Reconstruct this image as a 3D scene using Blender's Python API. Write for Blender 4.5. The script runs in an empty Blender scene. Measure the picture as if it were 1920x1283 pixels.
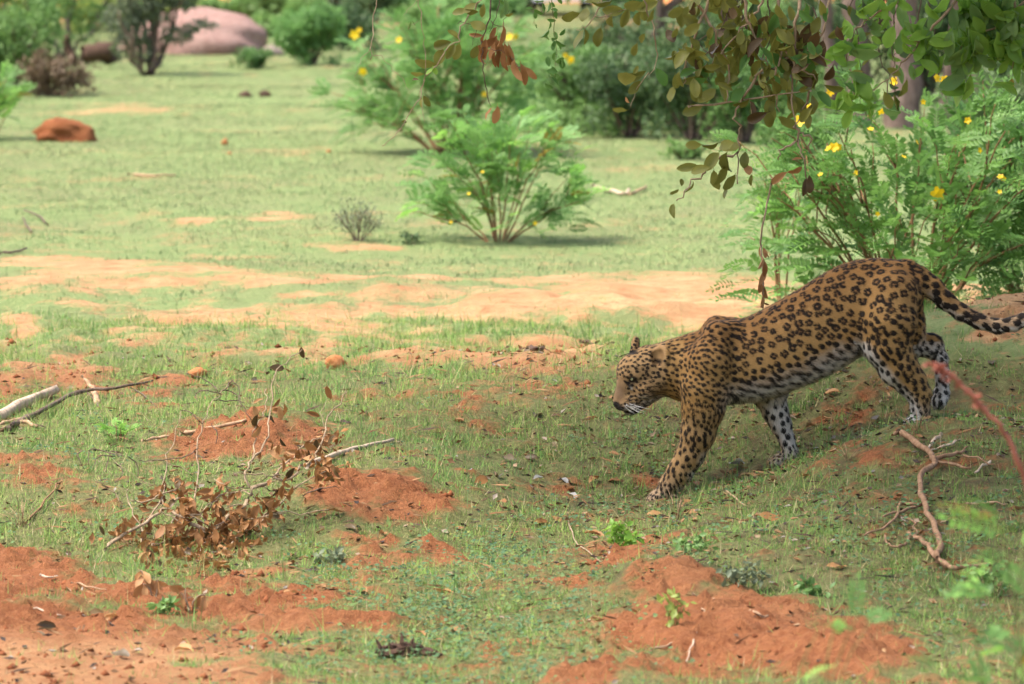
import bpy, math, random
import numpy as np
from mathutils import Vector, Matrix, kdtree

SC = bpy.context.scene
COL = SC.collection
RNG = np.random.default_rng(7)
random.seed(7)
R = math.radians

# ------------------------------------------------------------------ camera
CAM_H = 2.3
PITCH = R(5.44)
FPX = 200.0 / 36.0 * 1920.0
cam_d = bpy.data.cameras.new('camera')
cam = bpy.data.objects.new('camera', cam_d)
COL.objects.link(cam)
cam.location = (0, 0, CAM_H)
cam.rotation_euler = (R(90) - PITCH, 0, 0)
cam_d.lens = 200
cam_d.sensor_width = 36
cam_d.sensor_fit = 'HORIZONTAL'
cam_d.clip_start = 0.5
cam_d.clip_end = 3000
cam_d.dof.use_dof = True
cam_d.dof.focus_distance = 19.9
cam_d.dof.aperture_fstop = 5.8
cam_d.dof.aperture_blades = 9
SC.camera = cam

# ------------------------------------------------------------------ sky, sun, exposure
SUN_EL, SUN_AZ = R(64), R(-100)           # azimuth from +Y towards +X: from the left
world = bpy.data.worlds.new('World')
SC.world = world
world.use_nodes = True
wn = world.node_tree
wn.nodes.clear()
sky = wn.nodes.new('ShaderNodeTexSky')
sky.sky_type = 'NISHITA'
sky.sun_disc = False
sky.sun_elevation = SUN_EL
sky.sun_rotation = SUN_AZ
sky.air_density = 1.0
sky.dust_density = 6.0
sky.ozone_density = 0.6
bg = wn.nodes.new('ShaderNodeBackground')
bg.inputs['Strength'].default_value = 0.15
wo = wn.nodes.new('ShaderNodeOutputWorld')
wn.links.new(sky.outputs[0], bg.inputs[0])
wn.links.new(bg.outputs[0], wo.inputs[0])
sun_d = bpy.data.lights.new('sun', 'SUN')
sun_d.energy = 1.5
sun_d.angle = R(14)
sun_d.color = (1.0, 0.95, 0.87)
sun = bpy.data.objects.new('sun', sun_d)
COL.objects.link(sun)
sdir = Vector((math.sin(SUN_AZ) * math.cos(SUN_EL), math.cos(SUN_AZ) * math.cos(SUN_EL), math.sin(SUN_EL)))
sun.rotation_euler = sdir.to_track_quat('Z', 'Y').to_euler()
sun.location = sdir * 50
SC.view_settings.view_transform = 'Standard'
SC.view_settings.look = 'None'
SC.view_settings.exposure = 1.38
SC.view_settings.gamma = 1
SC.cycles.use_denoising = True
SC.cycles.denoising_prefilter = 'ACCURATE'
SC.view_settings.use_curve_mapping = False

# ------------------------------------------------------------------ pixel <-> world
CP, SP = math.cos(PITCH), math.sin(PITCH)

def P(px, row, y):
    """point seen at pixel (px,row) of the 1920x1283 photograph at distance y"""
    a = (px - 960.0) / FPX
    b = (641.5 - row) / FPX
    t = y / (CP + b * SP)
    return Vector((a * t, y, CAM_H + t * (-SP + b * CP)))

def pix(x, y, z):
    zz = z - CAM_H
    f = y * CP - zz * SP
    u = y * SP + zz * CP
    f = np.maximum(f, 0.1)
    return 960 + FPX * x / f, 641.5 - FPX * u / f

# ------------------------------------------------------------------ noise
_perm = np.random.default_rng(3).permutation(256).astype(np.int64)
_perm = np.concatenate([_perm, _perm, _perm])
_gr = np.random.default_rng(4).uniform(-1, 1, 256)

def _h(ix, iy):
    return _gr[_perm[_perm[ix & 255] + (iy & 255)]]

def vnoise(x, y):
    x = np.asarray(x, float); y = np.asarray(y, float)
    ix = np.floor(x).astype(np.int64); iy = np.floor(y).astype(np.int64)
    fx = x - ix; fy = y - iy
    fx = fx * fx * fx * (fx * (fx * 6 - 15) + 10); fy = fy * fy * fy * (fy * (fy * 6 - 15) + 10)
    a = _h(ix, iy); b = _h(ix + 1, iy); c = _h(ix, iy + 1); d = _h(ix + 1, iy + 1)
    return (a + (b - a) * fx) * (1 - fy) + (c + (d - c) * fx) * fy

def fbm(x, y, s, o=4, g=0.5):
    v = 0; A = 1; T = 0
    for k in range(o):
        v = v + A * vnoise(x * s + 17.3 * k, y * s - 9.1 * k)
        T += A; A *= g; s *= 2.03
    return v / T

def sstep(a, b, x):
    t = np.clip((x - a) / (b - a), 0, 1)
    return t * t * (3 - 2 * t)

# ------------------------------------------------------------------ nodes
def material(name):
    m = bpy.data.materials.new(name)
    m.use_nodes = True
    nt = m.node_tree
    nt.nodes.clear()
    return m, nt

class NT:
    def __init__(s, name):
        s.m, s.t = material(name)
        s.out = s.t.nodes.new('ShaderNodeOutputMaterial')
    def n(s, typ, ins=None, **kw):
        nd = s.t.nodes.new(typ)
        for k, v in kw.items():
            setattr(nd, k, v)
        for k, v in (ins or {}).items():
            sock = nd.inputs[k]
            if isinstance(v, bpy.types.NodeSocket):
                s.t.links.new(v, sock)
            else:
                sock.default_value = v
        return nd
    def attr(s, name, out='Fac'):
        return s.n('ShaderNodeAttribute', attribute_name=name).outputs[out]
    def mth(s, op, a, b=0.0, c=None, clamp=False):
        i = {0: a, 1: b}
        if c is not None:
            i[2] = c
        return s.n('ShaderNodeMath', i, operation=op, use_clamp=clamp).outputs[0]
    def mix(s, f, a, b, blend='MIX'):
        nd = s.n('ShaderNodeMix', data_type='RGBA', blend_type=blend)
        for sock, v in ((nd.inputs[0], f), (nd.inputs[6], a), (nd.inputs[7], b)):
            if isinstance(v, bpy.types.NodeSocket):
                s.t.links.new(v, sock)
            else:
                sock.default_value = v if not isinstance(v, tuple) or len(v) == 4 else (*v, 1)
        return nd.outputs[2]
    def noise(s, scale, detail=3, rough=0.55, vec=None, out=0):
        i = {'Scale': scale, 'Detail': detail, 'Roughness': rough}
        if vec is not None:
            i['Vector'] = vec
        return s.n('ShaderNodeTexNoise', i).outputs[out]
    def ramp(s, f, a, b, x=0.0, y=1.0):
        return s.n('ShaderNodeMapRange', {0: f, 1: a, 2: b, 3: x, 4: y}, clamp=True).outputs[0]
    def bump(s, h, strength, dist, normal=None):
        i = {'Height': h, 'Strength': strength, 'Distance': dist}
        if normal is not None:
            i['Normal'] = normal
        return s.n('ShaderNodeBump', i).outputs[0]
    def principled(s, col, rough=0.8, normal=None, spec=0.3, sheen=0.0):
        i = {'Base Color': col if isinstance(col, bpy.types.NodeSocket) or len(col) == 4 else (*col, 1), 'Roughness': rough, 'Specular IOR Level': spec}
        if normal is not None:
            i['Normal'] = normal
        if sheen:
            i['Sheen Weight'] = sheen
        return s.n('ShaderNodeBsdfPrincipled', i).outputs[0]
    def done(s, sh):
        s.t.links.new(sh, s.out.inputs[0])
        return s.m

def obj_coord(t):
    return t.n('ShaderNodeTexCoord').outputs['Object']

# ------------------------------------------------------------------ mesh building
def mesh_from(name, V, F, mat=None, smooth=True, attrs=None):
    """V (n,3) array, F list of tuples or (m,k) array; attrs {name: per-vertex array}"""
    V = np.asarray(V, np.float32).reshape(-1, 3)
    me = bpy.data.meshes.new(name)
    if isinstance(F, np.ndarray):
        k = F.shape[1]
        me.vertices.add(len(V)); me.vertices.foreach_set('co', V.ravel())
        me.loops.add(F.size); me.loops.foreach_set('vertex_index', F.astype(np.int32).ravel())
        me.polygons.add(len(F))
        me.polygons.foreach_set('loop_start', np.arange(0, F.size, k, dtype=np.int32))
        me.polygons.foreach_set('loop_total', np.full(len(F), k, np.int32))
        me.update(calc_edges=True)
    else:
        me.from_pydata(V.tolist(), [], F)
    for an, av in (attrs or {}).items():
        av = np.asarray(av, np.float32)
        if av.ndim == 1:
            a = me.attributes.new(an, 'FLOAT', 'POINT'); a.data.foreach_set('value', av)
        else:
            a = me.attributes.new(an, 'FLOAT_VECTOR', 'POINT'); a.data.foreach_set('vector', av.ravel())
    if smooth:
        me.polygons.foreach_set('use_smooth', np.ones(len(me.polygons), bool))
    if mat:
        me.materials.append(mat)
    me.update()
    return me

def link(name, me, parent=None, loc=None):
    o = bpy.data.objects.new(name, me)
    COL.objects.link(o)
    if parent is not None:
        o.parent = parent
    if loc is not None:
        o.location = loc
    return o

def thing(name, label, cat, loc=(0, 0, 0), group=None, rz=0.0, me=None):
    o = bpy.data.objects.new(name, me)
    COL.objects.link(o)
    o.location = loc
    o.rotation_euler = (0, 0, rz)
    o['label'] = label
    o['category'] = cat
    if group:
        o['group'] = group
    return o

class MB:
    """collects tubes, strips and the like into one mesh with a per-vertex tint"""
    def __init__(s):
        s.V = []; s.F = []; s.T = []
    def add(s, V, F, t=0.5):
        b = len(s.V)
        s.V.extend([tuple(v) for v in V])
        s.F.extend([tuple(i + b for i in f) for f in F])
        s.T.extend([t] * len(V) if np.isscalar(t) else list(t))
    def tube(s, path, radii, n=6, t=0.5, jitter=0.0, cap=True):
        pts = [Vector(p) for p in path]
        if np.isscalar(radii):
            radii = [radii] * len(pts)
        V = []; F = []
        up = Vector((0.13, 0.27, 0.95))
        for i, p in enumerate(pts):
            d = (pts[min(i + 1, len(pts) - 1)] - pts[max(i - 1, 0)])
            if d.length < 1e-9:
                d = Vector((0, 0, 1))
            d.normalize()
            a = d.cross(up)
            if a.length < 1e-3:
                a = d.cross(Vector((1, 0, 0)))
            a.normalize()
            b = d.cross(a)
            up = b if i == 0 else up
            for k in range(n):
                w = 2 * math.pi * k / n
                r = radii[i] * (1 + jitter * (random.random() * 2 - 1))
                V.append(p + a * (math.cos(w) * r) + b * (math.sin(w) * r))
            if i:
                for k in range(n):
                    q = (i - 1) * n + k; q2 = (i - 1) * n + (k + 1) % n
                    F.append((q, q2, q2 + n, q + n))
        if cap:
            F.append(tuple(range(n))[::-1])
            F.append(tuple((len(pts) - 1) * n + k for k in range(n)))
        s.add(V, F, t)
    def mesh(s, name, mat, smooth=True):
        return mesh_from(name, np.array(s.V, np.float32), s.F, mat, smooth, {'tint': np.array(s.T, np.float32)})
    def build(s, name, mat, parent=None, smooth=True):
        return link(name, s.mesh(name, mat, smooth), parent)

def crooked(path, amp, sub=3, rnd=None):
    """subdivide a polyline and shake it a little, ends kept"""
    rnd = rnd or random
    pts = [Vector(p) for p in path]
    out = []
    for i in range(len(pts) - 1):
        for k in range(sub):
            f = k / sub
            p0 = pts[max(i - 1, 0)]; p1 = pts[i]; p2 = pts[i + 1]; p3 = pts[min(i + 2, len(pts) - 1)]
            q = 0.5 * ((2 * p1) + (p2 - p0) * f + (2 * p0 - 5 * p1 + 4 * p2 - p3) * f * f + (3 * p1 - p0 - 3 * p2 + p3) * f ** 3)
            if k or i:
                q += Vector((rnd.gauss(0, amp), rnd.gauss(0, amp), rnd.gauss(0, amp)))
            out.append(q)
    out.append(pts[-1])
    return out

def taper(n, a, b):
    return [a + (b - a) * i / max(n - 1, 1) for i in range(n)]
# ------------------------------------------------------------------ terrain height
_ctl = []
for px, row, y in [
    (1240, 940, 19.78), (1465, 872, 20.06), (1718, 797, 19.86), (1760, 790, 20.10),
    (1080, 960, 19.6), (1900, 800, 19.9), (1900, 690, 20.6), (1900, 570, 21.5), (1780, 640, 20.9),
    (1600, 720, 20.6), (1300, 780, 20.8), (1150, 675, 21.9), (1400, 640, 21.9), (850, 765, 21.0), (850, 900, 19.5),
    (650, 850, 20.0), (400, 860, 19.9), (750, 1020, 18.5), (500, 1020, 18.4), (200, 1000, 18.5), (50, 760, 21.8),
    (960, 1040, 18.5), (1000, 1180, 16.7), (300, 1200, 16.4), (960, 1283, 15.5), (100, 1283, 15.5),
    (1250, 1062, 17.7), (1500, 1180, 16.5), (1800, 1150, 16.8), (1750, 960, 18.4), (1500, 1000, 18.2), (1850, 1283, 15.4)]:
    q = P(px, row, y)
    _ctl.append((q.x, q.y, q.z))
for x in (-6, -3.2):
    _ctl += [(x, 12, -.13), (x, 15.5, -.13), (x, 18, -.13), (x, 20, -.02), (x, 22, 0), (x, 26, 0), (x, 30, 0)]
for x in (3.0, 6):
    _ctl += [(x, 12, -.12), (x, 15.5, -.12), (x, 18, 0.0), (x, 20, .22), (x, 21.8, .42), (x, 24.4, .05), (x, 27, 0), (x, 30, 0)]
for x in (-1.5, 0, 1.6):
    _ctl += [(x, 12, -.12), (x, 23.6, 0.0), (x, 26, 0), (x, 30, 0)]
_ctl += [(1.6, 22.3, .25), (1.0, 22.8, .06), (2.2, 22.4, .36), (2.2, 23.4, .15)]
_C = np.array(_ctl)
_c2 = 0.45
_K = np.sqrt(((_C[:, None, :2] - _C[None, :, :2]) ** 2).sum(-1) + _c2 ** 2)
_W = np.linalg.solve(_K + np.eye(len(_C)) * 1e-4, _C[:, 2])

def base_h(x, y):
    x = np.asarray(x, float); y = np.asarray(y, float)
    sh = x.shape
    xf = np.clip(x.ravel(), -6, 6); yf = y.ravel()
    yc = np.clip(yf, 12, 30)
    out = np.zeros(xf.shape)
    for (cx, cy, cz), w in zip(_C, _W):
        out += w * np.sqrt((xf - cx) ** 2 + (yc - cy) ** 2 + _c2 ** 2)
    out *= 1 - sstep(25, 28, yf)
    return out.reshape(sh)

# soil heaps and hollows: px,row,height(m),radius x,y(m) -- placed on the ground below
HEAPS_PX = [(1235, 1105, .10, .16, .22), (1330, 1195, .09, .34, .40), (1560, 1245, .10, .20, .22), (1170, 1275, .05, .2, .25),
            (515, 815, .075, .17, .28), (150, 720, .05, .20, .25), (305, 745, .065, .11, .16), (690, 930, .03, .3, .35), (60, 610, .06, .2, .4),
            (20, 730, .05, .2, .3), (640, 1165, .045, .24, .2), (840, 790, .02, .4, .3), (720, 545, .05, .5, .5), (330, 520, .06, .6, .6),
            (1060, 585, .05, .5, .6), (760, 575, -.05, .3, .25), (560, 560, .03, .4, .4), (130, 505, .05, .5, .5), (180, 1140, .03, .4, .25)]

def ray_ground(px, row, hf=None):
    hf = hf or base_h
    p0 = P(px, row, 1.0) - Vector((0, 0, CAM_H))
    ys = np.arange(13.0, 130.0, 0.02)
    zz = CAM_H + p0.z * ys
    xx = p0.x * ys
    g = hf(xx, ys)
    idx = np.nonzero(zz <= g)[0]
    i = idx[0] if len(idx) else len(ys) - 1
    return Vector((xx[i], ys[i], float(g[i])))

_HEAPS = []
for px, row, hh, rx, ry in HEAPS_PX:
    q = ray_ground(px, row)
    _HEAPS.append((q.x, q.y, hh, rx, ry))

DIRT = [  # px, row, rx, ry, strength: bare soil seen in the photograph
    (120, 1240, 330, 90, 1.1), (0, 1090, 170, 70, .9), (420, 1275, 200, 36, .6), (30, 885, 120, 32, .6), (140, 705, 100, 26, 1.0), (300, 740, 50, 22, 1.1),
    (20, 620, 45, 34, .8), (10, 720, 40, 30, .6), (500, 825, 120, 46, 1.0), (650, 915, 150, 44, .95), (770, 950, 110, 34, .9), (420, 840, 120, 30, .7), (700, 1010, 70, 26, .5),
    (560, 1165, 170, 36, .8), (420, 1095, 90, 26, .5), (300, 1140, 120, 30, .7), (1240, 1095, 75, 52, 1.3), (1330, 1195, 165, 70, 1.1), (1560, 1235, 110, 55, 1.2), (1170, 1275, 60, 36, .9),
    (1430, 1150, 90, 30, .7), (1080, 1110, 60, 30, .55), (660, 1060, 60, 30, .5), (820, 1040, 50, 24, .6),
    (1650, 740, 170, 40, .30), (1130, 905, 130, 26, .5), (1560, 800, 150, 34, .30), (900, 735, 130, 20, .45), (1640, 860, 130, 30, .35), (1400, 880, 120, 30, .35), (1880, 600, 80, 40, .8),
    (150, 500, 130, 20, 1.0), (330, 525, 170, 30, .85), (740, 545, 190, 24, 1.0), (800, 605, 330, 36, .68), (400, 600, 150, 24, .75), (1050, 560, 230, 42, .85), (1320, 548, 190, 30, 1.05),
    (1060, 655, 110, 34, .9), (560, 535, 90, 20, .7), (1850, 552, 120, 18, .9), (620, 615, 200, 20, .7), (100, 560, 150, 18, .35), (980, 690, 110, 20, .7), (1250, 600, 130, 30, .95),
    (525, 411, 40, 7, .9), (360, 418, 55, 7, .9), (690, 462, 70, 9, .8), (250, 205, 160, 10, .3), (1000, 450, 120, 7, .3), (560, 285, 60, 8, .4), (130, 470, 80, 8, .4), (520, 655, 230, 26, .5), (230, 640, 200, 26, .45), (860, 665, 170, 24, .62), (80, 545, 120, 22, .6),
    (90, 44, 30, 10, 1.0), (190, 36, 40, 8, 1.0), (440, 45, 110, 12, 1.2), (1330, 40, 180, 22, 1.2), (700, 48, 60, 6, .8)]

def dirt_at(x, y, z):
    px, row = pix(x, y, z)
    wx = fbm(x, y, 2.2, 3); wy = fbm(x + 31, y - 12, 2.2, 3)
    k = np.clip(14.7 / np.maximum(y, 1) * 1.3, 0.3, 1.3)
    px = px + wx * 110 * k; row = row + wy * 26 * k
    d = np.zeros(np.shape(x))
    for (cx, cy, rx, ry, s) in DIRT:
        q = ((px - cx) / rx) ** 2 + ((row - cy) / ry) ** 2
        d = np.maximum(d, s * np.exp(-0.7 * q * q * 0.8 - 0.25 * q))
    strip = sstep(655, 620, row) * sstep(470, 500, row)
    d = d * (1 - strip * np.clip(.20 - 1.5 * fbm(x * .8, y * .9 + 7, 1.6, 4), 0, .75))
    inside = sstep(-500, -100, px) * sstep(2420, 2020, px)
    d = d * inside + (1 - inside) * np.clip(0.35 + fbm(x, y, 0.35, 3) * 0.9, 0, 1)
    near = sstep(30, 24, y)
    d = d * (1 + fbm(x, y, 3.1, 3) * .55) + fbm(x, y, 5.0, 4) * 0.50 + fbm(x, y, 1.1, 3) * 0.30 + fbm(x, y, 15, 4) * .50 * near + .02
    return np.clip(d, 0, 1.2)

_PAWS = []

def height(x, y, detail=True):
    x = np.asarray(x, float); y = np.asarray(y, float)
    h = base_h(x, y)
    for (cx, cy, hh, rx, ry) in _HEAPS:
        q = ((x - cx) / rx) ** 2 + ((y - cy) / ry) ** 2
        m = q < 9
        if np.any(m):
            h = h + np.where(m, hh * .75 * np.exp(-q) , 0)
    f = sstep(700, 80, y)
    for (cx, cy, dz) in _PAWS:
        h = h + dz * np.exp(-((x - cx) ** 2 + (y - cy) ** 2) / .16 ** 2)
    h = h + fbm(x, y, 0.9, 3) * 0.035 * f + np.abs(fbm(x, y, 1.9, 3)) * .09 * sstep(21.8, 22.6, y) * sstep(28, 25.5, y)
    far = sstep(90, 400, y) + sstep(40, 200, np.abs(x))
    h = h + np.clip(far, 0, 1) * fbm(x, y, 0.01, 3) * 3.0
    return h

PAW_XY = []
for _a, _b, _y in ((1238, 941, 19.92), (1458, 874, 20.065), (1718, 798, 19.91)):
    _q = P(_a, _b, _y)
    PAW_XY.append((_q.x, _q.y))
    _PAWS.append((_q.x, _q.y, _q.z - float(height(np.array([_q.x]), np.array([_q.y]))[0])))

def ground(px, row):
    return ray_ground(px, row, height)

def gz(x, y):
    return float(height(np.array([x]), np.array([y]))[0])

def spread_axis(lo, hi, step, out_lo, out_hi, g=1.12):
    c = list(np.arange(lo, hi + 1e-6, step))
    s = step; v = hi
    while v < out_hi:
        s *= g; v += s; c.append(v)
    s = step; v = lo; pre = []
    while v > out_lo:
        s *= g; v -= s; pre.append(v)
    return np.array(pre[::-1] + c)

def build_ground():
    xs = spread_axis(-2.6, 2.6, 0.022, -900, 900, 1.09)
    ys1 = np.arange(13.6, 25.0, 0.022)
    s = 0.022; v = ys1[-1]; far = []
    while v < 1500:
        s = max(s * 1.022, 0) if v < 70 else s * 1.1
        v += s; far.append(v)
    s = 0.022; v = ys1[0]; near = []
    while v > -300:
        s *= 1.12; v -= s; near.append(v)
    ys = np.concatenate([near[::-1], ys1, far])
    X, Y = np.meshgrid(xs, ys)
    Z = height(X, Y)
    D = dirt_at(X, Y, Z)
    fine = sstep(30, 22, Y) * sstep(12, 14, Y)
    crumb = np.abs(fbm(X, Y, 9, 4)) * 0.020 + fbm(X, Y, 22, 2) * 0.022 + np.maximum(fbm(X, Y, 18, 3) - 0.15, 0) * 0.06
    crumb = crumb * (1 - .75 * sstep(20.8, 22, Y)) * (1 - .7 * sstep(16.9, 16.2, Y) * sstep(-.4, -.9, X))
    Z = Z + fine * (crumb * np.clip(D, 0, 1) + fbm(X, Y, 9, 3) * 0.012)
    px, row = pix(X, Y, Z)
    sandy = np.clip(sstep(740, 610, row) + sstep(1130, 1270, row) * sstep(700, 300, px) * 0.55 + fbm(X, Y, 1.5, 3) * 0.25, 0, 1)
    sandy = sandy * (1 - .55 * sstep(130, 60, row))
    litter = np.clip(sstep(800, 1250, px) * sstep(640, 760, row) * sstep(1200, 1050, row) + fbm(X, Y, 3, 3) * .5, 0, 1)
    nx, ny = len(xs), len(ys)
    idx = np.arange(nx * ny).reshape(ny, nx)
    F = np.stack([idx[:-1, :-1], idx[:-1, 1:], idx[1:, 1:], idx[1:, :-1]], -1).reshape(-1, 4)
    V = np.stack([X, Y, Z], -1).reshape(-1, 3)
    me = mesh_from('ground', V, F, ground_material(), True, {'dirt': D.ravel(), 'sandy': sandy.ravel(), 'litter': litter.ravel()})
    o = link('ground', me)
    o['kind'] = 'structure'
    o['label'] = 'red soil ground with short patchy grass and bare sandy hollows'
    return o

def ground_material():
    t = NT('soil_and_turf')
    co = obj_coord(t)
    d = t.attr('dirt'); sd = t.attr('sandy'); lt = t.attr('litter')
    n1 = t.noise(3.0, 5, 0.6, co); n2 = t.noise(38.0, 4, 0.65, co); n3 = t.noise(170.0, 3, 0.7, co); n4 = t.noise(11.0, 4, 0.6, co)
    red = t.mix(t.ramp(n1, .3, .7), (0.165, 0.056, 0.023), (0.255, 0.094, 0.040))
    red = t.mix(t.ramp(n2, .35, .75), red, (0.33, 0.140, 0.060))
    sand = t.mix(t.ramp(n1, .3, .7), (0.43, 0.240, 0.112), (0.58, 0.380, 0.195))
    sand = t.mix(t.ramp(n4, .45, .75), sand, (0.40, 0.190, 0.090))
    soil = t.mix(sd, red, sand)
    soil = t.mix(t.ramp(n3, .58, .72, 0, .55), soil, (0.10, 0.045, 0.025))
    soil = t.mix(t.ramp(n3, .40, .28, 0, .4), soil, (0.55, 0.33, 0.19))
    # turf seen between the blades: green-brown thatch
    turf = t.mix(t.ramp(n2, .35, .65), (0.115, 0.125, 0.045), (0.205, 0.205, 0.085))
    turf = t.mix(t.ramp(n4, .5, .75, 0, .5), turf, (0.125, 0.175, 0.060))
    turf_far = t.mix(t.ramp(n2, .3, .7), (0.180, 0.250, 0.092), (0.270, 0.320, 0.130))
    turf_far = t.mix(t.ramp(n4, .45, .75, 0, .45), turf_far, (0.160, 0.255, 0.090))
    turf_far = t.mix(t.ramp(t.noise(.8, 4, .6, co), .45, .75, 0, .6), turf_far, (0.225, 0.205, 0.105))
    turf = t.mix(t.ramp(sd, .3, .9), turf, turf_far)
    turf = t.mix(t.mth('MULTIPLY', lt, t.ramp(n4, .4, .65, 0, .75)), turf, (0.090, 0.058, 0.036))
    e = t.mth('ADD', d, t.mth('MULTIPLY', t.mth('SUBTRACT', t.mth('ADD', n2, n4), 1.0), 1.0))
    f = t.ramp(e, .28, .78)
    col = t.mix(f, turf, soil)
    hgt = t.mth('ADD', t.mth('MULTIPLY', n2, 0.6), t.mth('MULTIPLY', n3, 0.35))
    nb = t.bump(hgt, 1.0, 0.03)
    return t.done(t.principled(col, 0.95, nb, 0.15))
# ------------------------------------------------------------------ leopard
LY = 20.0
PXM = FPX / (LY / (CP))          # pixels per metre at the leopard

class Field:
    """a grid of signed distance; shapes are melted together and the surface is taken where it is zero"""
    def __init__(s, lo, hi, h):
        s.lo = np.array(lo); s.h = h
        s.n = np.ceil((np.array(hi) - s.lo) / h).astype(int) + 1
        s.f = np.full(s.n, 0.08, np.float32)
    def block(s, lo, hi):
        a = np.clip(np.floor((np.array(lo) - s.lo) / s.h).astype(int), 0, s.n - 1)
        b = np.clip(np.ceil((np.array(hi) - s.lo) / s.h).astype(int) + 1, 0, s.n)
        sl = tuple(slice(i, j) for i, j in zip(a, b))
        g = np.meshgrid(*[s.lo[k] + s.h * np.arange(a[k], b[k]) for k in range(3)], indexing='ij')
        return sl, g
    def melt(s, sl, d, k):
        f = s.f[sl]
        hh = np.clip(0.5 + 0.5 * (f - d) / k, 0, 1)
        s.f[sl] = f * (1 - hh) + d * hh - k * hh * (1 - hh)
    def carve(s, sl, d, k):
        f = s.f[sl]
        d = -d
        hh = np.clip(0.5 - 0.5 * (f - d) / k, 0, 1)
        s.f[sl] = f * (1 - hh) + d * hh + k * hh * (1 - hh)
    def cone(s, a, b, ra, rb, k=0.02, carve=False):
        a = np.array(a); b = np.array(b)
        m = max(ra, rb) + k + 0.02
        sl, (X, Y, Z) = s.block(np.minimum(a, b) - m, np.maximum(a, b) + m)
        ba = b - a
        L = max(float(ba @ ba), 1e-9)
        t = np.clip(((X - a[0]) * ba[0] + (Y - a[1]) * ba[1] + (Z - a[2]) * ba[2]) / L, 0, 1)
        d = np.sqrt((X - a[0] - ba[0] * t) ** 2 + (Y - a[1] - ba[1] * t) ** 2 + (Z - a[2] - ba[2] * t) ** 2) - (ra + (rb - ra) * t)
        (s.carve if carve else s.melt)(sl, d, k)
    def ellip(s, c, ax, rad, k=0.02, carve=False):
        c = np.array(c); m = max(rad) + k + 0.02
        sl, (X, Y, Z) = s.block(c - m, c + m)
        q = [((X - c[0]) * A[0] + (Y - c[1]) * A[1] + (Z - c[2]) * A[2]) / r for A, r in zip(ax, rad)]
        l0 = np.sqrt(q[0] ** 2 + q[1] ** 2 + q[2] ** 2)
        l1 = np.sqrt((q[0] / rad[0]) ** 2 + (q[1] / rad[1]) ** 2 + (q[2] / rad[2]) ** 2)
        d = l0 * (l0 - 1) / np.maximum(l1, 1e-6)
        (s.carve if carve else s.melt)(sl, d, k)
    def surface(s):
        f = s.f
        neg = f < 0
        nx, ny, nz = f.shape
        c = np.zeros((nx - 1, ny - 1, nz - 1), np.int8)
        for i in (0, 1):
            for j in (0, 1):
                for k in (0, 1):
                    c += neg[i:nx - 1 + i, j:ny - 1 + j, k:nz - 1 + k]
        act = (c > 0) & (c < 8)
        ci = np.argwhere(act)
        vid = np.full(c.shape, -1, np.int64)
        vid[act] = np.arange(len(ci))
        S = np.zeros((len(ci), 3)); N = np.zeros(len(ci))
        cor = [(i, j, k) for i in (0, 1) for j in (0, 1) for k in (0, 1)]
        for p in range(8):
            for q in range(p + 1, 8):
                A, B = np.array(cor[p]), np.array(cor[q])
                if np.abs(A - B).sum() != 1:
                    continue
                fa = f[tuple((ci + A).T)]; fb = f[tuple((ci + B).T)]
                m = (fa < 0) != (fb < 0)
                t = np.where(m, fa / np.where(m, fa - fb, 1), 0)
                S += np.where(m[:, None], A + (B - A) * t[:, None], 0); N += m
        V = s.lo + s.h * (ci + S / N[:, None])
        Q = []
        for ax in range(3):
            o1, o2 = [(1, 2), (2, 0), (0, 1)][ax]
            sa = [slice(None)] * 3; sb = [slice(None)] * 3
            sa[ax] = slice(0, -1); sb[ax] = slice(1, None)
            e = np.argwhere(neg[tuple(sa)] != neg[tuple(sb)])
            ok = (e[:, o1] > 0) & (e[:, o2] > 0) & (e[:, o1] < f.shape[o1] - 1) & (e[:, o2] < f.shape[o2] - 1)
            e = e[ok]
            u1 = np.zeros(3, int); u1[o1] = 1
            u2 = np.zeros(3, int); u2[o2] = 1
            q = np.stack([vid[tuple((e - u1 - u2).T)], vid[tuple((e - u2).T)], vid[tuple(e.T)], vid[tuple((e - u1).T)]], 1)
            flip = ~neg[tuple(e.T)]
            q[flip] = q[flip][:, ::-1]
            Q.append(q)
        return V, np.concatenate(Q)

def lp(px, row, dy=0.0):
    return P(px, row, LY + dy)

HL = np.array((0.36, -0.93, 0.0)); HL /= np.linalg.norm(HL)
def hp(px, row, lat=0.0):
    """point of the head: px,row on its middle plane, lat metres towards the near side"""
    dy = -(1250 - px) / PXM * 0.36
    return np.array(P(px, row, LY + dy)) + HL * lat

TORSO = np.array([
    (1215, 662, 728, .050), (1246, 646, 738, .068), (1280, 634, 752, .086), (1305, 622, 760, .100), (1330, 613, 762, .110), (1350, 607, 760, .114),
    (1372, 602, 755, .118), (1400, 596, 752, .122), (1427, 583, 750, .124), (1457, 567, 740, .124), (1499, 542, 725, .121), (1541, 515, 707, .115),
    (1574, 497, 690, .110), (1608, 487, 668, .108), (1642, 484, 655, .112), (1680, 487, 640, .108), (1703, 497, 612, .090), (1722, 516, 575, .055)], float)

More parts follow.
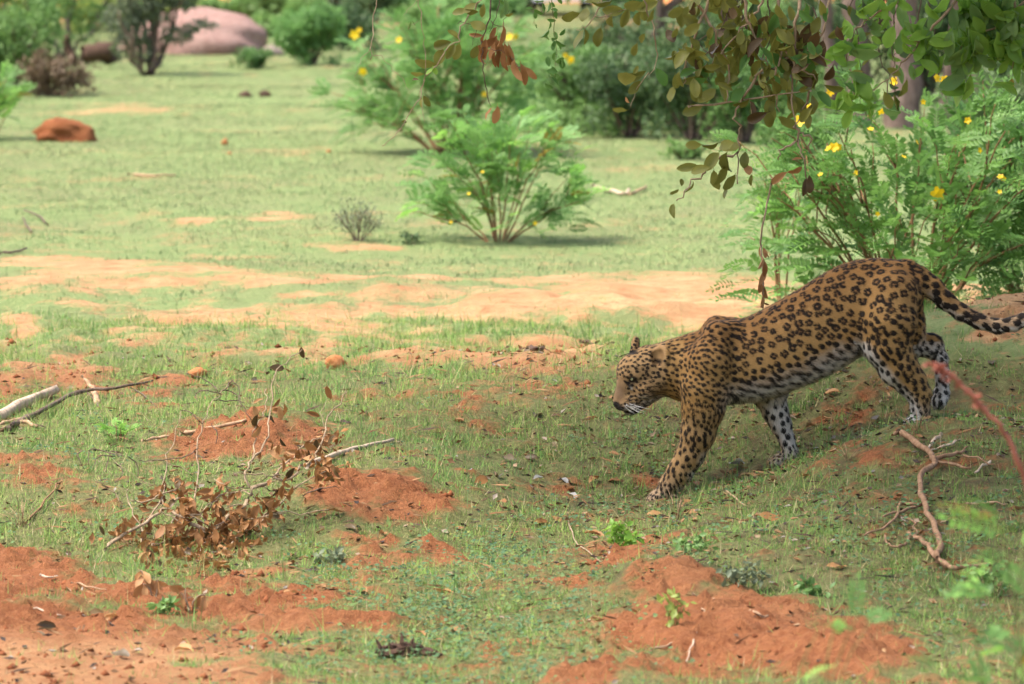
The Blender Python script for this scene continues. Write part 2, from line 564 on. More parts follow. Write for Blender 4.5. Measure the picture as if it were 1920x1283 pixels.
def leopard_field():
    tail = [(1700, 510, 24), (1722, 524, 23), (1747, 538, 19), (1772, 563, 16.5), (1802, 586, 14.5), (1836, 603, 13.5), (1869, 612, 13), (1899, 608, 12.5), (1922, 598, 12),
            (1950, 578, 11.5), (1972, 552, 11), (1985, 522, 10.5), (1984, 494, 9)]
    fl = Field((lp(1120, 700).x, LY - .24, lp(1200, 965).z), (lp(2010, 700).x, LY + .24, lp(1640, 462).z), 0.0041)
    px = lambda v: v / PXM
    # trunk and neck
    xs = np.array([lp(a, 641).x for a in TORSO[:, 0]])
    zt = np.array([lp(a, b).z for a, b in TORSO[:, :2]]); zb = np.array([lp(a, c).z for a, c in TORSO[:, [0, 2]]])
    sl, (X, Y, Z) = fl.block((xs[0] - .1, LY - .22, -1), (xs[-1] + .1, LY + .22, 3))
    xi = np.linspace(xs[0], xs[-1], 240)
    ker = np.hanning(19); ker /= ker.sum()
    def smooth(v):
        w = np.interp(xi, xs, v)
        return np.convolve(np.pad(w, 9, mode='edge'), ker, 'valid')
    T, B, W = smooth(zt), smooth(zb), smooth(TORSO[:, 3])
    xc = np.clip(X, xs[0], xs[-1])
    T = np.interp(xc, xi, T); B = np.interp(xc, xi, B); W = np.interp(xc, xi, W)
    a = (T - B) / 2; c = (T + B) / 2
    zr = (Z - c) / a
    yr = (Y - LY) / (W * (1 - 0.10 * np.clip(zr, -1, 1)))
    l = (np.abs(yr) ** 2.3 + np.abs(zr) ** 2.3 + 1e-9) ** (1 / 2.3)
    d = (l - 1) * np.minimum(a, W) * 0.9
    ex = X - xc
    d = np.where(np.abs(ex) > 0, np.sqrt(np.maximum(d, 0) ** 2 + ex ** 2) + np.minimum(d, 0) * 0.3, d)
    fl.melt(sl, d, 0.02)
    def chain(pts, k=0.03):
        for (p, q) in zip(pts[:-1], pts[1:]):
            fl.cone(lp(p[0], p[1], p[2]), lp(q[0], q[1], q[2]), px(p[3]), px(q[3]), k)
    # shoulder blades stand above the back line
    fl.cone(lp(1340, 624, -.050), lp(1366, 626, -.055), px(22), px(22), .035)
    fl.cone(lp(1343, 613, .045), lp(1368, 617, .05), px(20), px(18), .04)
    # near fore leg
    chain([(1344, 630, -.080, 26), (1330, 680, -.100, 42), (1322, 728, -.100, 43)], .020)
    chain([(1322, 728, -.095, 44), (1318, 765, -.095, 39), (1309, 812, -.088, 31), (1294, 852, -.082, 25), (1275, 884, -.078, 22.5), (1257, 908, -.075, 18.5), (1244, 926, -.075, 15)], .02)
    # far fore leg
    chain([(1425, 660, .07, 45), (1440, 725, .085, 30), (1453, 770, .078, 23.5)], .04)
    chain([(1453, 770, .078, 23.5), (1464, 796, .075, 19), (1475, 824, .072, 14), (1482, 848, .070, 13.5), (1474, 860, .068, 13)], .016)
    # near hind leg
    chain([(1674, 552, -.066, 46), (1668, 605, -.088, 48), (1664, 648, -.096, 42)], .026)
    chain([(1664, 648, -.088, 43), (1684, 688, -.088, 36), (1708, 716, -.085, 27.5), (1723, 740, -.085, 21), (1726, 765, -.085, 16.5), (1725, 788, -.085, 15)], .02)
    # far hind leg, lifted
    chain([(1680, 560, .06, 48), (1692, 615, .085, 40), (1708, 646, .10, 24)], .04)
    chain([(1708, 646, .10, 24), (1746, 648, .105, 22), (1762, 672, .105, 14), (1767, 706, .105, 12), (1766, 736, .105, 12.5), (1762, 752, .10, 12)], .014)
    # paws: toes
    for (pts) in ([(1244, 926, -.075), (1220, 937, -.085)], [(1474, 860, .068), (1446, 869, .055)], [(1725, 788, -.085), (1702, 794, -.095)], [(1764, 742, .105), (1757, 760, .095)]):
        a0 = np.array(lp(*pts[0])); b0 = np.array(lp(*pts[1]))
        dv = b0 - a0; dv /= np.linalg.norm(dv)
        side = np.cross(dv, (0, 0, 1)); side /= np.linalg.norm(side)
        fl.cone(a0, a0 + (b0 - a0) * 0.55, px(14), px(13), .012)
        for kx, ad in ((-1.5, -.010), (-.5, 0.002), (.5, 0.002), (1.5, -.010)):
            c1 = a0 + (b0 - a0) * .55 + side * kx * .0125 + dv * ad
            c2 = b0 + side * kx * .0145 + dv * (ad - 0.004)
            fl.cone(c1, c2, px(8.5), px(8.2), .005)
    # tail
    for p, q in zip(tail[:-1], tail[1:]):
        k = (p[0] - 1700) / 300
        fl.cone(lp(p[0], p[1], -.02 * k), lp(q[0], q[1], -.02 * k), px(p[2]), px(q[2]), .016)
    # neck and head
    fl.cone(hp(1222, 690), lp(1292, 690, -.01), px(40), px(56), .035)
    ax = (np.array((1., 0, 0)), np.array((0, 1., 0)), np.array((0, 0, 1.)))
    fl.cone(hp(1212, 688), hp(1192, 694), px(37), px(33), .02)
    fl.cone(hp(1182, 700), hp(1180, 714), px(26), px(22), .015)
    for sgn in (-1, 1):
        fl.cone(hp(1222, 712, sgn * .038), hp(1200, 728, sgn * .036), px(22), px(19), .02)       # cheeks
        fl.cone(hp(1172, 703, sgn * .026), hp(1184, 703, sgn * .043), px(9), px(8), .012)        # brow
        fl.cone(hp(1180, 750, sgn * .020), hp(1166, 758, sgn * .017), px(14.5), px(12), .010)     # whisker pads
    fl.cone(hp(1178, 718), hp(1166, 745), px(19), px(14.5), .015)                                # bridge of the nose
    fl.cone(hp(1164, 744), hp(1158, 754), px(11), px(8), .010)
    fl.cone(hp(1224, 728), hp(1186, 766), px(22), px(11.5), .018)                                # lower jaw
    fl.cone(hp(1186, 764), hp(1178, 770), px(11), px(8), .008)
    # eye sockets
    for sgn in (-1, 1):
        fl.cone(hp(1174, 713, sgn * .047), hp(1178, 713, sgn * .052), px(5), px(5), .006, carve=True)
    # mouth line
    fl.cone(hp(1166, 770, .030), hp(1200, 763, .046), px(1.5), px(2), .006, carve=True)
    # ears: cupped shells
    for sgn, c in ((1, hp(1227, 669, .058)), (-1, hp(1198, 658, -.046))):
        a1 = np.array((-0.72, -0.62 * (1 if sgn > 0 else -0.15), 0.12)); a1 /= np.linalg.norm(a1)
        a2 = np.array((0.25, 0.0, 1.0)); a2 = a2 - a1 * (a1 @ a2); a2 /= np.linalg.norm(a2)
        a3 = np.cross(a1, a2)
        fl.ellip(c, (a1, a2, a3), (px(9.5), px(25), px(21)), .008)
        fl.ellip(c + a1 * px(10), (a1, a2, a3), (px(10.5), px(19), px(16)), .004, carve=True)
    return fl

def leopard_coat(V, N):
    """per-vertex coat: how pale, and the signed distance to the black marks"""
    px, row = pix(V[:, 0], V[:, 1], V[:, 2])
    dy = V[:, 1] - LY
    n = len(V)
    bx = TORSO[:, 0]
    topp = np.interp(px, bx, TORSO[:, 1]); bot = np.interp(px, bx, TORSO[:, 2])
    s1 = fbm(V[:, 0] * 1.0, V[:, 2] + V[:, 1], 22, 3)
    nearfore = (px < 1368) & (row > 735) & ((px > 1205) | (row > 800)) & (row > 790 - (px - 1250) * 0.2)
    farfore = (px > 1405) & (px < 1510) & (row > bot - 2)
    tail = px > 1728 + np.clip(row - 560, 0, 40) * .2
    tail &= row < 640
    farhind = (dy > .035) & (px > 1705) & (row > 610) & ~tail
    nearhind = (px > 1600) & (row > 640) & ~farhind & ~tail
    head = (px < 1248) & (row < 800)
    torso = ~(nearfore | farfore | tail | farhind | nearhind | head)
    pale = np.zeros(n)
    t = (row - topp) / np.maximum(bot - topp, 1)
    pale = np.where(torso, np.clip(sstep(.70, .98, t + s1 * .07) * sstep(1330, 1400, px) * sstep(1625, 1595, px) + 0.8 * sstep(-.35, -.85, N[:, 2]) * (px > 1300), 0, 1), pale)
    pale = np.where(nearfore, np.clip(0.06 + .22 * sstep(880, 935, row) + sstep(.1, .7, N[:, 1]) + .75 * sstep(.3, .85, N[:, 0]) * sstep(830, 870, row), 0, 1), pale)
    pale = np.where(farfore, np.clip(.86 - .30 * sstep(835, 855, row) - .6 * sstep(.2, -.9, N[:, 0]) * sstep(.3, -.5, -N[:, 1] - .8), 0, 1), pale)
    fr = np.interp(row, [640, 662, 687, 717, 740, 763, 800], [1610, 1625, 1645, 1670, 1694, 1708, 1706])
    pale = np.where(nearhind, np.clip(sstep(26, 2, px - fr) + .45 * sstep(740, 790, row) + sstep(.2, .8, N[:, 1]), 0, 1), pale)
    pale = np.where(farhind, np.clip(.92 - .75 * sstep(660, 628, row), 0, 1), pale)
    pale = np.where(tail, np.clip(.85 * sstep(.05, -.6, N[:, 2] + s1 * .2) * sstep(1722, 1760, px) + .22 * sstep(1760, 1880, px), 0, 1), pale)
    ph = sstep(762, 776, row) * sstep(1156, 1166, px) + .7 * sstep(.05, -.6, N[:, 2]) * sstep(735, 748, row)
    pale = np.where(head, np.clip(ph * .85 + 0.08, 0, 1), pale)
    # spacing and size of the marks
    sp = np.full(n, .038); rad = np.full(n, .0150); ros = np.ones(n)
    sh = sstep(1440, 1330, px) * torso
    sp = np.where(torso, .0318 - .0088 * sh, sp); rad = np.where(torso, .0119 - .0043 * sh, rad); ros = np.where(torso, 1 - .9 * (sh > .5), ros)
    low = torso & (t > .66) & (px > 1375)
    sp[low] = .031; rad[low] = .0098; ros[low] = 0
    front = torso & (px < 1340) & (row > 660)
    sp[front] = .0205; rad[front] = .0064; ros[front] = 0
    hip = torso & (px > 1600)
    sp[hip] = .0352; rad[hip] = .0133
    thigh = (px > 1600) & (row > 585) & (row < 650) & ~tail & ~farhind
    sp[thigh] = .030; rad[thigh] = .0104; ros[thigh] = .35
    sp[head] = .0160; rad[head] = .0054; ros[head] = 0
    neck = (px >= 1240) & (px < 1290) & (row < 730)
    sp[neck] = .021; rad[neck] = .0068; ros[neck] = 0
    for m, a, b in ((nearfore, .0265, .0090), (farfore, .030, .0095), (nearhind, .031, .0106), (farhind, .025, .0088), (tail, .034, .0140)):
        sp[m] = a; rad[m] = b; ros[m] = 0
    m = nearfore & (row < 800); sp[m] = .0215; rad[m] = .0072
    m = nearfore & (row > 885); sp[m] = .019; rad[m] = .0066
    m = farfore & (row > 835); sp[m] = .017; rad[m] = .0052
    m = nearhind & (row > 735); sp[m] = .022; rad[m] = .0078
    # scatter the mark centres over the surface
    rng = np.random.default_rng(11)
    order = rng.permutation(n)[:60000]
    cell = .014
    hashd = {}
    picked = []
    for i in order:
        s = sp[i]
        p = V[i]
        c = (int(p[0] // cell), int(p[1] // cell), int(p[2] // cell))
        rr = int(s // cell) + 1
        ok = True
        for a in range(c[0] - rr, c[0] + rr + 1):
            for b in range(c[1] - rr, c[1] + rr + 1):
                for d in range(c[2] - rr, c[2] + rr + 1):
                    for j in hashd.get((a, b, d), ()):
                        q = V[j]
                        if (p[0] - q[0]) ** 2 + (p[1] - q[1]) ** 2 + (p[2] - q[2]) ** 2 < (0.5 * (s + sp[j]) * (.89 if ros[i] > .5 else .80)) ** 2:
                            ok = False; break
                    if not ok: break
                if not ok: break
            if not ok: break
        if ok:
            hashd.setdefault(c, []).append(i)
            picked.append(i)
    bl_c = []; bl_r = []; bl_d = []; bl_e = []
    cen_c = []; cen_r = []
    for i in picked:
        p = V[i]; nn = N[i]
        flow = np.array((0.9, 0, -0.25)) if torso[i] or head[i] else np.array((0.1, 0, -1.0))
        if tail[i]:
            flow = np.array((1, 0, -.3))
        f = flow - nn * (flow @ nn)
        l = np.linalg.norm(f)
        f = f / l if l > .05 else np.array((1., 0, 0))
        g = np.cross(nn, f)
        r = rad[i] * rng.uniform(.9, 1.12)
        if rng.random() < ros[i]:
            k = rng.integers(4, 6)
            w0 = rng.uniform(0, 6.28)
            el = rng.uniform(1.0, 1.25)
            gap = rng.integers(0, k) if rng.random() < .75 else -1
            for q in range(k):
                if q == gap and k > 4:
                    continue
                w = w0 + 6.283 * q / k + rng.uniform(-.18, .18)
                bl_c.append(p + f * math.cos(w) * r * .74 * el + g * math.sin(w) * r * .74)
                bl_r.append(r * rng.uniform(.43, .50)); bl_d.append(np.cross(nn, f * math.cos(w) + g * math.sin(w))); bl_e.append(1.35)
            cen_c.append(p); cen_r.append(r * .8)
        else:
            e = 1.2 if not (torso[i] and t[i] > .7) else 1.35
            if rng.random() < .22 and not head[i]:
                o = f * r * .55 + g * rng.uniform(-.4, .4) * r
                bl_c += [p + o, p - o]; bl_r += [r * .78, r * .72]; bl_d += [f, f]; bl_e += [1.1, 1.1]
            else:
                bl_c.append(p); bl_r.append(r); bl_d.append(f); bl_e.append(e)
    kd = kdtree.KDTree(len(bl_c))
    for i, c in enumerate(bl_c):
        kd.insert(c, i)
    kd.balance()
    kc = kdtree.KDTree(len(cen_c))
    for i, c in enumerate(cen_c):
        kc.insert(c, i)
    kc.balance()
    spot = np.full(n, .02); inner = np.full(n, .02)
    for i in range(n):
        best = .02
        v = Vector(V[i])
        for co, j, dd in kd.find_n(v, 4):
            if dd < .04:
                w = v - co
                a = abs(w.dot(Vector(bl_d[j])))
                q = math.sqrt(max(dd * dd - a * a, 0) + (a / bl_e[j]) ** 2) - bl_r[j]
                if q < best:
                    best = q
        spot[i] = best
        co, j, dd = kc.find(v)
        inner[i] = min(dd - cen_r[j], .02)
    # special marks of the face, drawn where they lie
    def mark(c, r, s=1.0):
        d = np.linalg.norm(V - np.array(c), axis=1) - r
        return d * s
    dark = np.full(n, .02)
    tan_ = np.full(n, .05)
    dorsal = np.where(torso, sstep(.55, .0, t), 0) * (px > 1280) + .5 * (tail & (N[:, 2] > 0))
    return dict(pale=pale, spot=spot, inner=inner, dorsal=dorsal), dict(px=px, row=row, dy=dy, head=head)

def coat_material():
    t = NT('leopard_coat')
    co = obj_coord(t)
    pale = t.attr('pale'); spot = t.attr('spot'); inner = t.attr('inner'); dark = t.attr('dark'); mus = t.attr('muzzle')
    n1 = t.noise(9, 3, .6, co); n2 = t.noise(130, 3, .7, co); n3 = t.noise(420, 2, .6, co)
    base = t.mix(t.ramp(n1, .3, .7), (0.42, 0.238, 0.078), (0.50, 0.305, 0.112))
    base = t.mix(t.ramp(t.attr('dorsal'), 0, 1, 0, .75), base, (0.310, 0.150, 0.046))
    cream = t.mix(t.ramp(n2, .3, .7), (0.66, 0.62, 0.55), (0.80, 0.77, 0.71))
    col = t.mix(t.ramp(inner, .002, -.003, 0, .55), base, (0.19, 0.080, 0.024))
    col = t.mix(pale, col, cream)
    col = t.mix(mus, col, (0.135, 0.088, 0.058))
    col = t.mix(t.ramp(n3, .45, .7, 0, .25), col, (0.16, 0.08, 0.03))
    s = t.mth('ADD', spot, t.mth('MULTIPLY', t.mth('SUBTRACT', n2, .5), .0045))
    f = t.ramp(s, .0013, -.0008)
    col = t.mix(t.mth('MULTIPLY', f, .97), col, (0.008, 0.006, 0.006))
    col = t.mix(dark, col, (0.014, 0.011, 0.010))
    nb = t.bump(t.noise(600, 2, .6, co), .35, .004)
    return t, co, col, nb

def build_leopard():
    fl = leopard_field()
    V, Q = fl.surface()
    # vertex normals from the field's gradient
    def samp(D):
        q = (V + D - fl.lo) / fl.h
        i = np.clip(np.floor(q).astype(int), 0, fl.n - 2); w = q - i
        o = 0
        for a in (0, 1):
            for b in (0, 1):
                for c in (0, 1):
                    ww = (w[:, 0] if a else 1 - w[:, 0]) * (w[:, 1] if b else 1 - w[:, 1]) * (w[:, 2] if c else 1 - w[:, 2])
                    o = o + ww * fl.f[i[:, 0] + a, i[:, 1] + b, i[:, 2] + c]
        return o
    e = fl.h * .8
    N = np.stack([samp(np.eye(3)[k] * e) - samp(-np.eye(3)[k] * e) for k in range(3)], 1)
    N /= np.maximum(np.linalg.norm(N, axis=1, keepdims=True), 1e-9)
    at, inf = leopard_coat(V, N)
    px, row = inf['px'], inf['row']
    head = inf['head']
    dark = np.zeros(len(V)); muz = np.zeros(len(V))
    lat = (V - np.array(hp(1200, 700))) @ HL
    def blot(cx, cy, rx, ry, rot=0.0, soft=.35, near=True):
        c, s = math.cos(rot), math.sin(rot)
        u = (px - cx) * c + (row - cy) * s; v = -(px - cx) * s + (row - cy) * c
        q = np.sqrt((u / rx) ** 2 + (v / ry) ** 2)
        m = sstep(1 + soft, 1 - soft, q)
        return m * (head if not near else head & (N[:, 1] < .35))
    muz = np.maximum(muz, blot(1160, 736, 11, 25, .12, .85, False) * .75)
    dark = np.maximum(dark, blot(1155, 758, 8, 5, .3, .35, False))
    dark = np.maximum(dark, blot(1161, 764, 4.5, 6, 0, .3) * .9)
    dark = np.maximum(dark, blot(1194, 770, 14, 6.5, -.35, .3))
    dark = np.maximum(dark, blot(1174, 773, 10, 3, .2, .4) * .9)
    dark = np.maximum(dark, blot(1177, 721, 3.2, 8, -.6, .4) * .95)
    dark = np.maximum(dark, blot(1186, 712, 9, 6.5, -.15, .25) * .95)
    at['pale'] = np.maximum(at['pale'], np.maximum(blot(1178, 777, 9, 5, -.3, .4), blot(1181, 726, 3, 7, -.7, .5)) * .8)
    for k in range(4):
        dark = np.maximum(dark, blot(1180 - k * .5, 746 + k * 5.2, 11 - k, 1.2, -.35 + k * .08, .5) * .85)
    dark = np.maximum(dark, blot(1184, 661, 11, 4.5, -.2, .35, False) * .95)
    dark = np.maximum(dark, blot(1234, 678, 8, 5, .2, .5) * .8)  # shade in the cup of the near ear, painted into the coat
    at['spot'] = np.where(muz > .35, .02, at['spot'])
    eye_skip = blot(1238, 662, 14, 14, 0, .2)
    at['spot'] = np.where(eye_skip > .4, .02, at['spot'])
    at['dark'] = dark; at['muzzle'] = muz
    root = thing('leopard', 'spotted leopard walking down the grassy slope with its head low', 'leopard', (0, 0, 0))
    t, co, col, nb = coat_material()
    mat = t.done(t.principled(col, .72, nb, .25, .12))
    body = link('body', mesh_from('leopard_body', V, Q, mat, True, at), root)
    # fur: short hairs lying along the coat
    rng = np.random.default_rng(5)
    m = 200000
    wt = np.ones(len(V)); wt[head] = 1.3
    i = rng.choice(len(V), m, p=wt / wt.sum())
    flow = np.tile(np.array((0.85, 0.0, -0.45)), (m, 1))
    low = row[i] > 745
    flow[low] = (0.25, 0, -1)
    hd = head[i]
    flow[hd] = (0.8, -.1, -.1)
    flow += rng.normal(0, .22, (m, 3))
    nn = N[i]
    f = flow - nn * (flow * nn).sum(1, keepdims=True)
    f /= np.maximum(np.linalg.norm(f, axis=1, keepdims=True), 1e-6)
    lift = rng.uniform(.12, .42, (m, 1))
    L = rng.uniform(.008, .015, m)
    belly = (nn[:, 2] < -.25) & (row[i] < 760) & (px[i] > 1365) & (px[i] < 1625)
    L[belly] *= 2.0
    L[hd] *= .75
    L[hd & (px[i] > 1205) & (row[i] > 715)] *= 1.8
    d = f * (1 - lift) + nn * lift
    d /= np.linalg.norm(d, axis=1, keepdims=True)
    sd = np.cross(d, nn); sd /= np.maximum(np.linalg.norm(sd, axis=1, keepdims=True), 1e-6)
    jit = (f * rng.uniform(-.5, .5, (m, 1)) + sd * rng.uniform(-.5, .5, (m, 1))) * fl.h
    p0 = V[i] + jit - nn * .0008
    w = rng.uniform(.0006, .0011, (m, 1))
    HV = np.stack([p0 - sd * w, p0 + sd * w, p0 + d * L[:, None]], 1).reshape(-1, 3)
    HF = np.arange(m * 3).reshape(-1, 3)
    ha = {k: np.repeat(v[i], 3) for k, v in at.items()}
    ha['sn'] = np.repeat(nn, 3, axis=0)
    ha['hv'] = np.repeat(np.clip(rng.normal(.5, .22, m), 0, 1), 3)
    t2, co2, col2, nb2 = coat_material()
    t2.m.name = 'leopard_fur'
    col2 = t2.mix(1.0, col2, t2.n('ShaderNodeCombineColor', {0: t2.ramp(t2.attr('hv'), 0, 1, .66, 1.38), 1: t2.ramp(t2.attr('hv'), 0, 1, .66, 1.36), 2: t2.ramp(t2.attr('hv'), 0, 1, .68, 1.34)}).outputs[0], 'MULTIPLY')
    hn = t2.n('ShaderNodeVectorTransform', {0: t2.attr('sn', 'Vector')}, vector_type='NORMAL', convert_from='OBJECT', convert_to='WORLD').outputs[0]
    furm = t2.done(t2.principled(col2, .75, hn, .2))
    fur = link('fur', mesh_from('leopard_fur', HV, HF, furm, False, ha), root)
    fur['kind'] = 'stuff'
    # eyes: found on the surface where they lie
    def on_surface(cx, cy, nearest=True):
        q = np.hypot(px - cx, row - cy)
        c = np.nonzero(q < 3.5)[0]
        return V[c[np.argmin(V[c, 1])]]
    em = NT('leopard_eye')
    oc = obj_coord(em)
    dv = em.n('ShaderNodeVectorMath', {0: oc, 1: (-.62, -.78, -.05)}, operation='DOT_PRODUCT').outputs['Value']
    iris = em.mix(em.ramp(dv, .0090, .0080), (0.42, 0.40, 0.20), (0.025, 0.02, 0.015))
    iris = em.mix(em.ramp(dv, .0100, .0102), iris, (.004, .004, .004))
    em.done(em.principled(iris, .08, None, .6))
    for sgn in (1, -1):
        if sgn > 0:
            c = on_surface(1186, 713) + np.array((.003, .0045, .0))
        else:
            c = hp(1173, 713, -.040)
        mb = MB()
        n1, n2 = 10, 16
        vv = [(0, 0, 1)] + [(math.sin(math.pi * a / n1) * math.cos(2 * math.pi * b / n2), math.sin(math.pi * a / n1) * math.sin(2 * math.pi * b / n2), math.cos(math.pi * a / n1)) for a in range(1, n1) for b in range(n2)] + [(0, 0, -1)]
        ff = [(0, 1 + b, 1 + (b + 1) % n2) for b in range(n2)]
        for a in range(n1 - 2):
            for b in range(n2):
                q = 1 + a * n2
                ff.append((q + b, q + n2 + b, q + n2 + (b + 1) % n2, q + (b + 1) % n2))
        q = 1 + (n1 - 2) * n2
        ff += [(q + b, len(vv) - 1, q + (b + 1) % n2) for b in range(n2)]
        mb.add([Vector(v) * .0105 for v in vv], ff)
        eo = mb.build('eye', em.m, root)
        eo.location = Vector(c)
    # whiskers
    wm = NT('whisker'); wm.done(wm.principled((.85, .84, .80), .4, None, .4))
    mb = MB()
    for k in range(11):
        b0 = on_surface(1172 + (k % 4) * 4, 757 + (k // 4) * 4)
        d = Vector((rng.uniform(.2, .75), rng.uniform(-.6, -.25), rng.uniform(-.75, -.1)))
        ln = rng.uniform(.05, .095)
        pts = [Vector(b0) + d * ln * s + Vector((.02, 0, .004)) * s * s for s in (0, .35, .7, 1)]
        mb.tube(pts, [.0007, .0006, .0004, .0002], 4)
    mb.build('whiskers', wm.m, root)
    return root
# ------------------------------------------------------------------ grass, ground cover, litter (nobody could count these)
def blade_mat(name, stops, trans=.35, upright=0):
    t = NT(name)
    ti = t.attr('tint')
    r = t.n('ShaderNodeValToRGB', {0: ti})
    cr = r.color_ramp
    while len(cr.elements) < len(stops):
        cr.elements.new(0.5)
    for e, (p, c) in zip(cr.elements, stops):
        e.position = p; e.color = (*c, 1)
    nrm = None
    if upright:
        g = t.n('ShaderNodeNewGeometry').outputs['Normal']
        nrm = t.n('ShaderNodeVectorMath', {0: t.n('ShaderNodeVectorMath', {0: g, 3: 1 - upright}, operation='SCALE').outputs[0], 1: (0, 0, upright)}, operation='ADD').outputs[0]
        nrm = t.n('ShaderNodeVectorMath', {0: nrm}, operation='NORMALIZE').outputs[0]
    d = t.principled(r.outputs[0], .65, nrm, .25)
    tr = t.n('ShaderNodeBsdfTranslucent', {'Color': r.outputs[0]}).outputs[0]
    return t.done(t.n('ShaderNodeMixShader', {0: trans, 1: d, 2: tr}).outputs[0])

def fan_points(n, y0, y1, side, rng, edge=.6):
    """n points spread evenly over the ground in view between two distances, and a little beyond its sides"""
    k = 0.0905 * side
    y = np.sqrt(rng.uniform(y0 ** 2, y1 ** 2, n))
    x = rng.uniform(-1, 1, n) * (k * y + edge)
    return x, y

def blades(x, y, z, L, W, lean, rng, seg2=True):
    n = len(x)
    az = rng.uniform(0, 6.283, n)
    d = np.stack([np.cos(az), np.sin(az), np.zeros(n)], 1)
    wz = az + 1.57 + rng.normal(0, .5, n)
    s = np.stack([np.cos(wz), np.sin(wz), np.zeros(n)], 1) * (W / 2)[:, None]
    b = np.stack([x, y, z], 1)
    up = np.array((0, 0, 1.0))
    lean = lean[:, None]; L = L[:, None]
    m = b + up * L * .55 * np.cos(lean * .6) + d * L * .55 * np.sin(lean * .6)
    tp = m + up * L * .5 * np.cos(lean * 1.5) + d * L * .5 * np.sin(lean * 1.5)
    if seg2:
        V = np.stack([b - s, b + s, m + s * .8, m - s * .8, tp], 1).reshape(-1, 3)
        i = np.arange(n)[:, None] * 5
        F = np.concatenate([i + np.array((0, 1, 2)), i + np.array((0, 2, 3)), i + np.array((3, 2, 4))], 0)
        return V, F, 5
    V = np.stack([b - s, b + s, tp], 1).reshape(-1, 3)
    return V, np.arange(n * 3).reshape(-1, 3), 3

def dense_at(x, y):
    z = height(x, y)
    return z, dirt_at(x, y, z)

def build_grass():
    rng = np.random.default_rng(21)
    gm = blade_mat('grass_blades', [(0, (.085, .190, .060)), (.30, (.155, .300, .068)), (.55, (.245, .370, .075)), (.75, (.33, .350, .12)), (.88, (.42, .35, .17)), (1, (.52, .44, .26))], .3, .6)
    # near turf
    nt = 120000
    x, y = fan_points(nt, 14.2, 25.0, 1.25, rng, .4)
    z, d = dense_at(x, y)
    pch = fbm(x, y, 1.8, 3)
    keep = rng.random(nt) < np.clip(1.10 - d * 1.30, .04, 1) * np.clip(.92 + pch * 1.5, .2, 1)
    for (ax, ay) in PAW_XY:
        keep &= ((x - ax) / .13) ** 2 + ((y - ay + .05) / .16) ** 2 > rng.uniform(.3, 1.3, nt)
    x, y, pch, d = x[keep], y[keep], pch[keep], d[keep]
    nb = 8
    big = np.exp(rng.normal(0, .48, len(x))) * (1 + .35 * np.clip(fbm(x, y, .8, 2), -1, 1))
    X = np.repeat(x, nb) + rng.normal(0, .016, len(x) * nb); Y = np.repeat(y, nb) + rng.normal(0, .016, len(x) * nb)
    n = len(X)
    Z = height(X, Y) + np.repeat(d * 0, nb) - .003
    L = np.repeat(big, nb) * rng.uniform(.013, .036, n)
    W = rng.uniform(.0022, .0042, n)
    ln = np.abs(rng.normal(.95, .5, n))
    V, F, k = blades(X, Y, Z, L, W, ln, rng, False)
    tone = np.repeat(rng.normal(.34, .16, len(x)) + pch * .25, nb) + rng.normal(0, .07, n)
    dry = rng.random(n) < .15
    tone = np.where(dry, rng.uniform(.75, 1, n), tone)
    o = link('grass', mesh_from('grass', V, F, gm, False, {'tint': np.repeat(np.clip(tone, 0, 1), k)}))
    o['kind'] = 'stuff'; o['label'] = 'short creeping grass growing in patches over the red soil'
    # far lawn
    gf = blade_mat('lawn_blades', [(0, (.145, .255, .092)), (.35, (.190, .300, .108)), (.6, (.245, .330, .120)), (.8, (.34, .36, .155)), (1, (.50, .44, .25))], .15, .85)
    nt = 100000
    x, y = fan_points(nt, 24.4, 58, 1.25, rng, .4)
    z, d = dense_at(x, y)
    pch = fbm(x, y, .9, 4)
    keep = rng.random(nt) < np.clip(1.0 - d * 1.2, .015, 1) * np.clip(.75 + pch * 1.2, .2, 1)
    x, y, pch = x[keep], y[keep], pch[keep]
    nb = 6
    n = len(x) * nb
    X = np.repeat(x, nb) + rng.normal(0, .035, n); Y = np.repeat(y, nb) + rng.normal(0, .035, n)
    Z = height(X, Y) - .003
    L = rng.uniform(.010, .026, n); W = rng.uniform(.004, .009, n)
    V, F, k = blades(X, Y, Z, L, W, np.abs(rng.normal(.5, .4, n)), rng, False)
    tone = np.repeat(rng.normal(.36, .15, len(x)) + pch * .4, nb) + rng.normal(0, .06, n)
    tone = np.where(rng.random(n) < .10, rng.uniform(.75, 1, n), tone)
    o = link('lawn', mesh_from('lawn', V, F, gf, False, {'tint': np.repeat(np.clip(tone, 0, 1), k)}))
    o['kind'] = 'stuff'; o['label'] = 'pale green cropped grass of the clearing behind the leopard'

def leaf_quads(c, dirs, nrm, L, W, curl=.15):
    """diamond leaves bent along the middle: 4 verts + 2 side points, 4 triangles"""
    sd = np.cross(dirs, nrm)
    sd /= np.maximum(np.linalg.norm(sd, axis=1, keepdims=True), 1e-6)
    L = L[:, None]; W = W[:, None]
    a = c; e = c + dirs * L
    m1 = c + dirs * L * .45 - nrm * L * curl
    l1 = c + dirs * L * .5 + sd * W * .5 + nrm * L * curl * .5
    r1 = c + dirs * L * .5 - sd * W * .5 + nrm * L * curl * .5
    V = np.stack([a, l1, m1, r1, e], 1).reshape(-1, 3)
    i = np.arange(len(c))[:, None] * 5
    F = np.concatenate([i + np.array((0, 2, 1)), i + np.array((0, 3, 2)), i + np.array((1, 2, 4)), i + np.array((2, 3, 4))], 0)
    return V, F

def unit(v):
    return v / np.maximum(np.linalg.norm(v, axis=1, keepdims=True), 1e-9)

